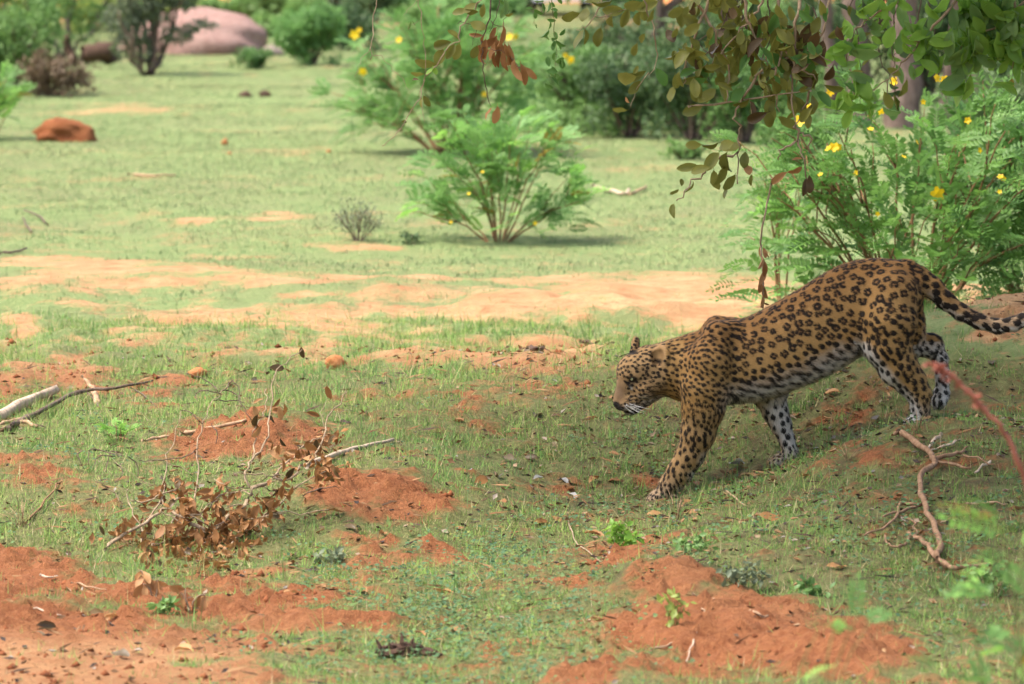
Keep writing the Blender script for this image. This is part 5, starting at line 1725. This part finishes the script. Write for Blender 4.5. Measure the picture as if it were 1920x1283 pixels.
    # fallen leaves big enough to pick out
    spots = [(1300, 912, 'brown'), (1340, 905, 'tan'), (1330, 918, 'tan'), (1290, 950, 'tan'), (1283, 968, 'tan'), (1240, 970, 'tan'), (1090, 915, 'tan'), (1120, 908, 'tan'), (1165, 908, 'brown'), (1060, 925, 'tan'), (905, 905, 'dark_dead'), (935, 902, 'dark_dead'), (890, 912, 'brown'), (1035, 975, 'brown'), (1028, 990, 'brown'), (1110, 1008, 'tan'), (1125, 1010, 'brown'),
             (645, 968, 'tan'), (660, 962, 'tan'), (615, 975, 'tan'), (668, 1000, 'dark_dead'), (720, 1010, 'tan'), (555, 1048, 'dark_dead'), (810, 1115, 'tan'), (825, 1118, 'tan'), (690, 1120, 'tan'), (730, 1160, 'brown'), (800, 1195, 'brown'), (820, 1208, 'tan'), (640, 1220, 'tan'), (850, 1190, 'tan'), (360, 1230, 'tan'), (195, 1166, 'tan'), (205, 1170, 'tan'), (165, 1160, 'dark_dead'), (60, 1195, 'dark_dead'), (210, 1234, 'dark_dead'),
             (105, 1186, 'dark_dead'), (480, 1165, 'dark_dead'), (490, 1168, 'dark_dead'), (610, 1160, 'dark_dead'), (630, 1115, 'dark_dead'), (545, 1050, 'brown'), (560, 1120, 'tan'), (1385, 880, 'grey'), (1395, 876, 'grey'), (1540, 802, 'tan'), (1600, 800, 'brown'), (1575, 745, 'tan'), (1560, 795, 'tan'), (1460, 980, 'tan'), (1590, 1070, 'tan'), (1580, 1075, 'tan'), (1640, 790, 'dark_dead'), (1700, 735, 'dark_dead'), (1890, 775, 'tan'), (1860, 690, 'dark_dead'), (1480, 790, 'brown'),
             (945, 865, 'dark_dead'), (1010, 870, 'dark_dead'), (1025, 840, 'dark_dead'), (1000, 905, 'grey'), (1050, 905, 'grey'), (1065, 935, 'grey'), (880, 890, 'grey'), (1120, 790, 'brown'), (1000, 790, 'dark_dead'), (870, 800, 'brown'), (1200, 880, 'brown'), (1140, 860, 'brown'), (1410, 900, 'dark_dead'), (1440, 915, 'dark_dead'), (1520, 850, 'brown'), (1500, 900, 'brown'), (1550, 930, 'dark_dead'), (1620, 900, 'brown'), (930, 950, 'brown'), (870, 1000, 'brown'), (1000, 1040, 'dark_dead')]
    M['grey'] = leaf_mat('grey_dead_leaf', (.20, .20, .19), (.36, .36, .33), trans=.1)
    names = {'tan': 'tan curled leaf lying', 'brown': 'rust-brown curled leaf lying', 'dark_dead': 'dark rotting leaf lying', 'grey': 'silvery grey leaf lying'}
    MARKS = [(1240, 935, 'the front paw'), (1465, 865, 'the far front paw'), (1718, 795, 'the hind paw'), (1180, 775, 'the leopard chin'), (768, 1236, 'the stump'), (1240, 1085, 'the red mound'), (1165, 1010, 'the leafy weed'), (300, 1140, 'the withered sprigs'), (660, 920, 'the red bank'), (1745, 940, 'the crooked branch'),
             (930, 900, 'the grass middle'), (1000, 800, 'the sandy hollow'), (100, 1230, 'the road'), (560, 1165, 'the bare red strip'), (410, 1000, 'the dead branch'), (1560, 790, 'the belly shade'), (830, 1120, 'the creepers')]
    spots.sort(key=lambda s: -s[1])
    seen = {}
    for (px, row, kind) in spots:
        g = sit(px, row)
        me = rnd.choice(leaf_set(kind, .52))
        mark = min(MARKS, key=lambda m: math.hypot(m[0] - px, (m[1] - row) * 1.6))
        way = ('to the right of ' if px > mark[0] else 'to the left of ') if abs(px - mark[0]) > abs(row - mark[1]) * 1.6 else ('beyond ' if row < mark[1] else 'before ')
        key = (kind, way, mark[2]); seen[key] = seen.get(key, 0) + 1
        lab = '%s, %s%s%s' % (names[kind], ['', 'second one ', 'third one ', 'fourth one ', 'fifth one ', 'sixth one '][seen[key] - 1], way, mark[2])
        o = thing('fallen_leaf', lab, 'leaf', (0, 0, 0), names[kind].split(' lying')[0].replace('leaf', 'leaves'), 0, me)
        a = rnd.uniform(0, 6.28)
        orient(o, g + Vector((0, 0, .012)), (math.cos(a), math.sin(a), rnd.uniform(-.1, .3)), (rnd.gauss(0, .4), rnd.gauss(-.4, .4), 1), rnd.uniform(.040, .068))
# ------------------------------------------------------------------ bushes, trees and the far edge of the clearing
def flo(px, row, y, r=.022):
    p = P(px, row, y)
    return (p.x, p.y, p.z, r)

def build_plants():
    # young senna in the middle
    b = sit(936, 455)
    frond_bush('senna_bush', 'young feathery senna bush with bright shoots on slanting stems, alone on the lawn', 'bush', b, .50, .38, .70, 14, 290, .135, [('senna', 3), ('senna_fresh', 3), ('senna_far', 4), ('yellow_leaf', .35)], r0=.006, seed=41, low=.14, extra=200, fill=.3, extra_kind='senna_far',
               flowers=[flo(1003, 416, b.y - .2, .012), flo(846, 415, b.y - .2, .010), flo(905, 318, b.y - .1, .010), flo(880, 355, b.y, .010)])
    # flowering senna behind it
    b = sit(835, 288)
    frond_bush('senna_bush', 'wide flowering senna bush further back, behind the young one', 'bush', b, .68, .5, 1.0, 18, 260, .16, [('senna_far', 5), ('senna', 3)], r0=.010, seed=42, extra=560, extra_kind='senna_far', low=.08, fill=.5,
               flowers=[flo(664, 67, b.y - .3, .034), flo(672, 58, b.y - .3, .02), flo(680, 135, b.y - .3, .03), flo(748, 76, b.y - .3, .024), flo(908, 178, b.y - .4, .02), flo(955, 68, b.y, .03), flo(966, 66, b.y, .024), flo(1068, 108, b.y, .03), flo(1060, 100, b.y, .022)])
    # big senna right
    b = Vector((1.68, 24.1, 0)); b.z = gz(b.x, b.y)
    yb = b.y - .56
    fl = [(1506, 232, .022), (1523, 206, .014), (1560, 178, .016), (1552, 180, .013), (1596, 190, .014), (1575, 206, .01), (1686, 160, .018), (1760, 150, .016), (1776, 153, .015), (1556, 281, .014), (1566, 279, .018), (1577, 282, .014), (1759, 366, .026), (1886, 340, .012), (1892, 343, .010), (1735, 195, .010), (1724, 272, .010), (1880, 365, .009), (1640, 250, .012), (1660, 215, .014), (1700, 300, .010), (1610, 330, .011), (1820, 230, .013), (1850, 290, .011), (1800, 180, .012), (1540, 330, .010), (1645, 400, .009)]
    frond_bush('senna_bush', 'broad flowering senna bush close behind the leopard hips', 'bush', b, .80, .55, 1.08, 22, 300, .15, [('senna', 6), ('senna_far', 2), ('senna_fresh', 1)], r0=.009, seed=43, extra=560, extra_kind='senna', low=.06, fill=.5, flowers=[flo(a, c, yb, r * 1.25) for a, c, r in fl])
    b2 = Vector((2.28, 24.6, 0)); b2.z = gz(b2.x, b2.y)
    frond_bush('senna_bush', 'senna bush at the border beside the thick trunks, without flowers', 'bush', b2, .55, .45, .98, 16, 240, .15, [('senna', 6), ('senna_far', 3)], r0=.009, seed=44, extra=520, low=.05, fill=.5)
    b3 = Vector((1.20, 25.3, 0)); b3.z = gz(b3.x, b3.y)
    frond_bush('senna_shoot', 'upright light green senna shoot at the left of the broad bush', 'bush', b3, .13, .13, .80, 5, 70, .13, [('senna_fresh', 3), ('senna', 4)], r0=.006, seed=45, low=.4, fill=.3)
    # left edge feathery plant
    b4 = sit(-15, 262)
    frond_bush('feathery_plant', 'light green feathery plant leaning in beside the red rock', 'plant', b4, .27, .25, .42, 7, 110, .17, [('senna_fresh', 3), ('senna', 3), ('yellow_leaf', .5)], r0=.006, seed=46, low=.3)
    # small twiggy shrub
    b5 = sit(672, 452)
    leafy_shrub('twiggy_shrub', 'small grey-green twiggy shrub left of the young senna', 'shrub', b5, .15, .12, .25, 900, .014, 'grey_green', n_stem=10, r0=.004, seed=47, bare=.15)
    b6 = sit(770, 458)
    leafy_shrub('low_shrub', 'low dark sprawling weed at the foot of the young senna', 'shrub', b6, .13, .08, .06, 350, .014, 'dark_green', n_stem=6, r0=.003, seed=48, bare=.05)
    b7 = sit(222, 832)
    frond_bush('weed', 'small bright feathery weed behind the dark tendrils', 'weed', b7, .07, .05, .085, 6, 44, .045, [('senna_fresh', 4), ('bright', 1)] if False else [('senna_fresh', 4), ('senna', 1)], r0=.002, seed=49)
    for (px, row, w, h, n, lab, sd, kind) in [(1165, 1035, .085, .10, 190, 'light green leafy weed below the leopard front paw', 51, 'bright'), (1265, 1185, .05, .11, 46, 'pale green seedling beside the red mound', 52, 'yellow_green'), (1390, 1110, .08, .10, 90, 'broad-leaved blue-green weed at the edge of the red mound', 53, 'grey_green'), (1300, 1040, .09, .07, 120, 'low soft green weed in the grass under the leopard', 54, 'mid_green'),
                                              (1520, 1120, .06, .06, 60, 'heart-leaved weed in front of the crooked branch', 55, 'mid_green'), (310, 1160, .06, .05, 50, 'grassy green tuft of weed on the red soil', 56, 'mid_green'), (1860, 1120, .10, .12, 120, 'green weed beside the crooked branch foot', 57, 'mid_green'), (620, 1060, .06, .05, 60, 'small blue-green weed at the foot of the bank', 58, 'grey_green')]:
        b = sit(px, row)
        leafy_shrub('weed', lab, 'weed', b, w, w * .8, h, n, .024 if n > 100 else .03, kind, 'green_stem', 5, .0022, None, sd, .15, wr=.6)
    # near, out of focus, bottom right
    for (x, y, w, h, sz, nf, sd, lab) in [(1.02, 11.8, .18, .80, .11, 34, 61, 'blurred feathery green plant close to the camera, tallest of the near ones'), (.60, 11.7, .15, .70, .10, 18, 62, 'blurred low green plant in front of the red mound'), (1.17, 12.2, .15, .84, .12, 36, 63, 'blurred green plant at the near corner')]:
        frond_bush('near_plant', lab, 'plant', (x, y, gz(x, y)), w, w, h, 5, nf, sz, [('senna_fresh', 3), ('senna', 4), ('yellow_leaf', .6)], 'green_stem', r0=.004, seed=sd, tips=.6, low=.6)
    # red flower spike near the camera
    pts = [(1739, 679), (1776, 696), (1808, 724), (1835, 755), (1865, 786), (1890, 818), (1915, 881), (1935, 990)]
    ys = 12.6
    w = [P(a, c, ys) for a, c in pts]
    foot = Vector((w[-1].x + .05, ys, gz(w[-1].x + .05, ys)))
    root = thing('red_spike', 'blurred arching red flower spike in front of the hind paw', 'plant', foot)
    path = crooked(w + [foot], .002, 3, random.Random(2))
    mb = MB(); mb.tube([p - foot for p in path], taper(len(path), .0042, .0065), 7)
    mb.build('stem', M['red_twig'], root)
    rr = random.Random(4)
    for i in range(46):
        q = path[int(len(path) * rr.uniform(0, .5) ** 1.2)]
        o = link('bud', rr.choice(leaf_set('red_twig', .6)), root)
        orient(o, q - foot, Vector((rr.gauss(0, .6), rr.gauss(0, .5), rr.gauss(-.5, .5))), rv(1), rr.uniform(.010, .026))
    # straw tufts
    for (px, row, sd, lab) in [(40, 990, 1, 'tuft of dry straw stalks at the edge of the road'), (1590, 870, 2, 'wispy tuft of pale dry grass under the leopard belly'), (1720, 815, 3, 'tuft of pale dry grass at the hind paw'), (1270, 985, 4, 'tall thin dry grass stalks in front of the front paw')]:
        r2 = random.Random(sd)
        b = sit(px, row)
        root = thing('straw_tuft', lab, 'grass tuft', b)
        for k in range(12):
            d = Vector((r2.gauss(0, .5), r2.gauss(0, .5), 1)).normalized()
            L = r2.uniform(.05, .10) * (1.5 if sd in (1, 4) else 1)
            mb = MB(); mb.tube([Vector((0, 0, -.005)) + rv(.006), d * L * .6, d * L + Vector((d.x, d.y, -.3)) * L * .25], [.0013, .001, .0005], 4)
            mb.build('stalk', M['tan_wood'], root)

def multi_tree(name, label, base, stems, mat, r, leaf=None, nleaf=0, L=.05, seed=1, group=None, lob=None):
    rnd = random.Random(seed)
    root = thing(name, label, 'tree', base, group)
    for path, r0, r1 in stems:
        pts = crooked([p - Vector(base) for p in path], .02, 3, rnd)
        mb = MB(); mb.tube(pts, taper(len(pts), r0, r1), 9, jitter=.1)
        mb.build('trunk', M[mat], root)
    if leaf:
        V, F, T = cloud(lob, nleaf, L, np.random.default_rng(seed))
        o = link('crown', mesh_from('crown', V, F, M[leaf], False, {'tint': T}), root)
        o['kind'] = 'stuff'
    return root

def lobes_px(lst, y, base):
    out = []
    for (px, row, rx, rz) in lst:
        p = P(px, row, y) - Vector(base)
        k = y / FPX
        out.append((p.x, p.y, p.z, rx * k, max(rx * k * .8, .1), rz * k))
    return out

def build_background():
    rnd = random.Random(91)
    # many-stemmed thorn bush before the boulder
    b = sit(275, 142); yb = b.y
    st = []
    for (tx, ty) in [(222, 20), (240, -30), (262, -60), (285, -40), (310, -60), (335, 10), (318, 60), (235, 70), (352, -30), (270, -90), (300, -90), (330, -80)]:
        st.append(([P(275 + (tx - 275) * .12, 142, yb), P(275 + (tx - 275) * .55, 142 + (ty - 142) * .5, yb + rnd.uniform(-.2, .2)), P(tx, ty, yb + rnd.uniform(-.3, .3))], .022, .006))
    multi_tree('thorn_bush', 'dark many-stemmed thorn bush fanning up in front of the pink boulder', b, st, 'dark_twig', .02, 'grey_green', 3600, .05, 5, None, lobes_px([(230, 30, 40, 30), (262, 0, 40, 40), (300, 10, 30, 40), (340, -20, 40, 40), (250, 60, 30, 26), (330, 66, 34, 14), (230, 84, 22, 24), (300, -50, 60, 40), (376, 50, 30, 10), (265, 95, 26, 22)], yb, b))
    # fallen dark stump
    g = sit(160, 122)
    root = thing('fallen_stump', 'dark fallen stump with a broken upright snag under the far trees', 'stump', g)
    for p, r0, r1 in [([(0, 0, .10), (.12, 0, .12), (.22, .03, .11)], .08, .10), ([(-.10, 0, 0), (-.14, 0, .16), (-.17, 0, .26)], .05, .02), ([(-.05, .1, .05), (.1, .1, .08)], .06, .05), ([(.2, 0, .1), (.25, 0, .22), (.34, 0, .26)], .02, .01)]:
        mb = MB(); pp = crooked(p, .008, 4, rnd); mb.tube(pp, taper(len(pp), r0, r1), 9, jitter=.15); mb.build('wood', M['dark_wood'], root)
    # left edge shrubs
    b = sit(100, 182)
    leafy_shrub('dry_brush', 'brown dry brushwood heap under the far trees at the side', 'shrub', b, .34, .3, .34, 2600, .035, 'dry_brush', n_stem=12, r0=.012, seed=71, bare=.1)
    b = sit(20, 175); leafy_shrub('leafy_bush', 'mid green bush at the border behind the feathery plant', 'bush', b, .42, .4, .75, 3000, .05, 'mid_green', n_stem=8, r0=.018, seed=72)
    b = sit(110, 108)
    st = [([P(118, 110, b.y), P(126, 60, b.y), P(140, -20, b.y), P(150, -120, b.y)], .03, .015), ([P(112, 110, b.y), P(90, 70, b.y), P(50, 20, b.y), P(20, -60, b.y)], .03, .012), ([P(122, 100, b.y), P(170, 60, b.y), P(200, 0, b.y)], .02, .01)]
    multi_tree('leaning_tree', 'pale green small tree with leaning stems left of the thorn bush', b, st, 'grey_bark', .03, 'mid_green', 1900, .055, 8, None, lobes_px([(125, 50, 30, 34), (160, 20, 40, 30), (100, 0, 40, 24), (40, -10, 60, 40), (150, -60, 80, 50), (170, 70, 24, 22), (30, 40, 34, 22)], b.y, b))
    b = sit(-30, 130)
    st = [([P(-20, 130, b.y), P(0, 60, b.y), P(12, 0, b.y), P(20, -80, b.y)], .035, .02), ([P(-10, 110, b.y), P(30, 90, b.y - .3), P(75, 118, b.y - .5)], .02, .008)]
    multi_tree('leaning_tree', 'tree at the border with a brown fallen bough and green twigs', b, st, 'grey_bark', .03, 'yellow_green', 1500, .05, 9, None, lobes_px([(10, 20, 40, 40), (-20, -30, 60, 40), (40, 90, 40, 12), (75, 112, 24, 10), (10, 60, 30, 20)], b.y, b))
    # middle background bushes
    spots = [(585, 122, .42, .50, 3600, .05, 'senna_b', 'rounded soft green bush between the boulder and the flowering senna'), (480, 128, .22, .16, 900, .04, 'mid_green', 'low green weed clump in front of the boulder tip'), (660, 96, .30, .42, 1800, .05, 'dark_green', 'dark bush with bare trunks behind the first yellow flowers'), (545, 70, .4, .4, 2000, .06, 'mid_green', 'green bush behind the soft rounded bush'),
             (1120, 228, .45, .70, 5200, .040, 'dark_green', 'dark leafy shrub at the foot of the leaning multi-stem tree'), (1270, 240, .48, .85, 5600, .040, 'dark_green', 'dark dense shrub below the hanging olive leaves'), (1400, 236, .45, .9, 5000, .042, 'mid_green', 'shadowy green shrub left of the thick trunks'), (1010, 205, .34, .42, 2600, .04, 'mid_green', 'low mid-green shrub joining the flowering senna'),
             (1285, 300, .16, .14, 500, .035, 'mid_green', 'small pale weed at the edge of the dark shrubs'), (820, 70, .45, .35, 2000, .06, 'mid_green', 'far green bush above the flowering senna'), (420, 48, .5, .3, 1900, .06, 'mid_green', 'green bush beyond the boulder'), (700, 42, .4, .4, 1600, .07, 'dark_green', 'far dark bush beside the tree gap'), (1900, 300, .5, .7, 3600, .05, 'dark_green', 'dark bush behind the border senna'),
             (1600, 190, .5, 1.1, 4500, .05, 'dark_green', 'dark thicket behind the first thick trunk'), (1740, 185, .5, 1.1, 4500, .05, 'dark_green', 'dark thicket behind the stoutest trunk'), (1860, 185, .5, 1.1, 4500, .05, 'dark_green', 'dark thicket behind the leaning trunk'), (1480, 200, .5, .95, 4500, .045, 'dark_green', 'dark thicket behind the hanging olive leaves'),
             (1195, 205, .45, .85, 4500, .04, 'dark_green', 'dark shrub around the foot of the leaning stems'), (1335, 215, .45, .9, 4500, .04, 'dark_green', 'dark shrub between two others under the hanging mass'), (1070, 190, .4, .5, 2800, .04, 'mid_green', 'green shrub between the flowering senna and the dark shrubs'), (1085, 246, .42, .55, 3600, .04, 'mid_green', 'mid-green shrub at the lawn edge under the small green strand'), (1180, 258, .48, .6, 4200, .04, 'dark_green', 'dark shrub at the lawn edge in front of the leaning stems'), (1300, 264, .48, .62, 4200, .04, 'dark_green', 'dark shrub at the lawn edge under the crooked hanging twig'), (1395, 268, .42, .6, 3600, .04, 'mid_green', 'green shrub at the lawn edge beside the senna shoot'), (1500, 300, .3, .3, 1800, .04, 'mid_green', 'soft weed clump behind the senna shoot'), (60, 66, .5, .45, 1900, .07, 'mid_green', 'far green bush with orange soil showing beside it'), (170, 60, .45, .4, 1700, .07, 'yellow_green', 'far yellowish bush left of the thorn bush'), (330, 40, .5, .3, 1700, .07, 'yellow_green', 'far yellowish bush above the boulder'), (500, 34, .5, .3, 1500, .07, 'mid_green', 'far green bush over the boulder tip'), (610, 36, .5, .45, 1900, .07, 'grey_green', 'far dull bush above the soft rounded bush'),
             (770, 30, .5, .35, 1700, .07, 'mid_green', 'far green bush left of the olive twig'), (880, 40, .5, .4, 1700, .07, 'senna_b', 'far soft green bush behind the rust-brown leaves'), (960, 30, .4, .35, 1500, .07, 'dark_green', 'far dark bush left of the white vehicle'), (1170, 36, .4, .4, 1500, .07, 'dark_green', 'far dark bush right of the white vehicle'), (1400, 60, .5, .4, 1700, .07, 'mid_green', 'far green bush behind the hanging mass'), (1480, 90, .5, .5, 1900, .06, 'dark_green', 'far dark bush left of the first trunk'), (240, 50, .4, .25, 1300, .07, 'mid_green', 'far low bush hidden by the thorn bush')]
    M['senna_b'] = M['senna_far']
    for i, (px, row, w, h, n, L, mt, lab) in enumerate(spots):
        b = sit(px, row)
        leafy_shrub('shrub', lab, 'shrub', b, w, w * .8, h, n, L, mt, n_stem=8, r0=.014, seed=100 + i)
    rng = np.random.default_rng(77)
    lob = []
    for k in range(90):
        g = sit(rng.uniform(960, 1570), rng.uniform(150, 262))
        s = rng.uniform(.10, .26)
        lob.append((g.x, g.y, g.z + s * rng.uniform(.2, 1.1), s * 1.2, s, s * rng.uniform(.6, 1.3)))
    V, F, T = cloud(lob, 15000, .04, rng)
    o = link('undergrowth', mesh_from('undergrowth', V, F, M['mid_green'], False, {'tint': T})); o['kind'] = 'stuff'; o['label'] = 'tangled green undergrowth between the far shrubs'
    # leaning multi-stem tree
    b = sit(1205, 222); y = b.y
    st = [([P(1215, 222, y), P(1180, 130, y), P(1150, 60, y), P(1120, -30, y)], .05, .03), ([P(1210, 222, y), P(1215, 120, y), P(1235, 50, y), P(1290, -40, y)], .05, .03), ([P(1220, 222, y), P(1260, 130, y + .2), P(1300, 60, y + .3), P(1340, -40, y + .3)], .04, .025), ([P(1212, 222, y), P(1195, 150, y - .1), P(1230, 40, y - .1), P(1235, -60, y)], .04, .02), ([P(1330, 240, y), P(1240, 180, y), P(1150, 140, y)], .018, .01)]
    multi_tree('multi_stem_tree', 'dark tree of several leaning stems rising from the shrubs', b, st, 'trunk', .05, 'mid_green', 1500, .06, 12, None, lobes_px([(1120, -40, 90, 40), (1250, -60, 90, 40), (1340, -50, 80, 40), (1200, 10, 40, 20)], y, b))
    # thick trunks to the right
    y = sit(1720, 236).y
    trs = [(1610, 236, 44, 1600, 'dark thick trunk, first of the close-standing trunks from the clearing'), (1690, 238, 62, 1700, 'stoutest reddish-grey trunk in the middle of the close group'), (1775, 236, 40, 1800, 'slim grey trunk between the stoutest one and the leaning one'), (1850, 240, 36, 1790, 'leaning pale trunk whose foot ends beside the border senna'), (1560, 228, 26, 1540, 'thin dark trunk behind the hanging olive leaves')]
    for i, (px, row, rw, tx, lab) in enumerate(trs):
        yy = y + rnd.uniform(-.6, 1.2)
        bb = Vector((P(px, row, yy).x, yy, 0)); bb.z = gz(bb.x, bb.y)
        rr = rw / 2 * yy / FPX
        top = P(tx, -60, yy)
        root = thing('tree', lab, 'tree', bb, 'thick trunks behind the senna')
        pts = crooked([Vector((0, 0, -.1)), (top - bb) * .4 + Vector((.02, 0, 0)), top - bb, (top - bb) * 2.2 + Vector((rnd.uniform(-.3, .3), 0, 0)), (top - bb) * 3.4], .012, 5, rnd)
        rad = [rr * (1.35 - .35 * min(1, k / 4)) * (1 - .45 * k / len(pts)) for k in range(len(pts))]
        mb = MB(); mb.tube(pts, rad, 14, jitter=.10); mb.build('trunk', M['trunk'], root)
        lob = []
        for k in range(7):
            q = pts[-1 - k % 4]
            tip = q + Vector((rnd.uniform(-1, 1), rnd.uniform(-1, 1), rnd.uniform(.2, .9)))
            mb = MB(); mb.tube(crooked([q, q.lerp(tip, .5) + Vector((0, 0, .1)), tip], .02, 3, rnd), taper(7, rr * .35, .012), 6); mb.build('limb', M['trunk'], root)
            lob.append((tip.x, tip.y, tip.z, .6, .6, .4))
        V, F, T = cloud(lob, 1600, .10, np.random.default_rng(200 + i))
        o = link('crown', mesh_from('crown', V, F, M['dark_green'], False, {'tint': T}), root); o['kind'] = 'stuff'
    # far edge: bank of orange soil, vehicle, belt of trees
    om = stone_mat('orange_bank', (.50, .185, .060), (.62, .28, .11), (.40, .13, .045), 1.2, .3)
    xs = np.linspace(-30, 30, 160); vv = np.linspace(0, 1, 10)
    Xg, Vg = np.meshgrid(xs, vv)
    Yg = 63.5 + Vg * 2.2 + fbm(Xg, Xg * 0 + 3, .15, 3) * 2
    Zg = -.05 + (Vg ** .8) * (.20 + .20 * fbm(Xg, Xg * 0, .25, 3)) + fbm(Xg, Vg * 4, 1.2, 3) * .06
    idx = np.arange(1600).reshape(10, 160)
    F = np.stack([idx[:-1, :-1], idx[:-1, 1:], idx[1:, 1:], idx[1:, :-1]], -1).reshape(-1, 4)
    o = link('earth_bank', mesh_from('earth_bank', np.stack([Xg, Yg, Zg], -1).reshape(-1, 3), F, om)); o['kind'] = 'structure'; o['label'] = 'low bank of bare orange soil along the far side of the clearing'
    # parked vehicle far behind
    y = 60.5
    c = P(1055, 60, y); c = Vector((c.x, y, gz(c.x, y)))
    root = thing('parked_vehicle', 'white open-sided vehicle parked far behind under the trees', 'vehicle', c)
    wp = NT('white_paint'); wp.done(wp.principled((.75, .75, .77), .35, None, .5))
    dk = NT('dark_rubber'); dk.done(dk.principled((.03, .03, .03), .8))
    gl = NT('dark_glass'); gl.done(gl.principled((.04, .05, .06), .1, None, .5))
    def box(mb, x0, x1, y0, y1, z0, z1):
        mb.add([(x0, y0, z0), (x1, y0, z0), (x1, y1, z0), (x0, y1, z0), (x0, y0, z1), (x1, y0, z1), (x1, y1, z1), (x0, y1, z1)], [(3, 2, 1, 0), (4, 5, 6, 7), (0, 1, 5, 4), (1, 2, 6, 5), (2, 3, 7, 6), (3, 0, 4, 7)])
    mb = MB(); box(mb, -.32, .32, 0, 1.5, .16, .42); box(mb, -.30, .30, .35, 1.45, .42, .48); mb.build('body', wp.m, root, False)
    mb = MB()
    for xx in (-.29, .27):
        for y0 in (.5, .95, 1.4):
            box(mb, xx, xx + .025, y0, y0 + .03, .48, .80)
    mb.build('frame', wp.m, root, False)
    mb = MB(); box(mb, -.33, .33, .4, 1.5, .80, .83); mb.build('roof', wp.m, root, False)
    mb = MB(); box(mb, -.27, .27, .42, .44, .485, .79); mb.build('windscreen', gl.m, root, False)
    mb = MB(); box(mb, -.20, .20, -.012, -.002, .22, .33); mb.build('grille', dk.m, root, False)
    for sx in (-.26, .26):
        for yy in (.28, 1.2):
            mb = MB(); mb.tube([(sx - .06, yy, .13), (sx + .06, yy, .13)], .14, 16); mb.build('wheel', dk.m, root)
    for k, xx in enumerate((-.27, .27)):
        mb = MB(); mb.tube([(xx, -.012, .30), (xx, .01, .30)], .035, 12); mb.build('headlight', gl.m, root)
    # belt of trees and thicket beyond
    for i in range(16):
        x = -9.5 + i * 1.27 + rnd.uniform(-.4, .4); y = 65.8 + rnd.uniform(0, 6)
        kind = ['mid_green', 'dark_green', 'yellow_green', 'grey_green'][i % 4]
        h = rnd.uniform(2.2, 4.2)
        bb = Vector((x, y, gz(x, y)))
        pos = ['far left end', 'far left side', 'left of the boulder line', 'behind the thorn bush', 'above the boulder', 'right of the boulder line', 'behind the soft bush', 'behind the first yellow flowers', 'left of the vehicle', 'behind the vehicle', 'right of the vehicle', 'behind the leaning stems', 'behind the olive leaves', 'behind the slim trunk', 'far right side', 'far right end'][i]
        root = thing('far_tree', '%s tree of the far belt, %s' % ({'mid_green': 'green', 'dark_green': 'dark green', 'yellow_green': 'yellow-green', 'grey_green': 'dull green'}[kind], pos), 'tree', bb, 'trees of the far belt')
        lob = [(rnd.gauss(0, .5), rnd.gauss(0, .5), h * rnd.uniform(.35, 1), rnd.uniform(.5, .9), rnd.uniform(.5, .9), rnd.uniform(.3, .6)) for k in range(12)] + [(rnd.gauss(0, .6), -.3, rnd.uniform(.2, .6), .5, .4, .3) for k in range(4)]
        for k in range(3):
            q = lob[k]
            p = crooked([(rnd.gauss(0, .1), rnd.gauss(0, .1), -.05), (q[0] * .4, q[1] * .4, q[2] * .5), q[:3]], .03, 3, rnd)
            mb = MB(); mb.tube(p, taper(len(p), .07, .02), 7); mb.build('trunk', M['grey_bark'], root)
        V, F, T = cloud(lob, 2200, .11, np.random.default_rng(300 + i))
        o = link('crown', mesh_from('crown', V, F, M[kind], False, {'tint': T}), root); o['kind'] = 'stuff'
    lob = [(rnd.uniform(-45, 45), rnd.uniform(78, 100), rnd.uniform(.3, 4.5), rnd.uniform(1.5, 3), rnd.uniform(1, 2), rnd.uniform(.9, 1.8)) for k in range(130)]
    V, F, T = cloud(lob, 26000, .26, np.random.default_rng(9))
    o = link('far_wood', mesh_from('far_wood', V, F, M['mid_green'], False, {'tint': T})); o['kind'] = 'stuff'; o['label'] = 'unbroken green wood beyond the clearing'
make_mats()
build_ground()
build_overhead_tree()
build_background()
build_plants()
build_leopard()
build_dead_branch()
build_ground_objects()
build_hanging()
build_grass()
build_ground_cover()
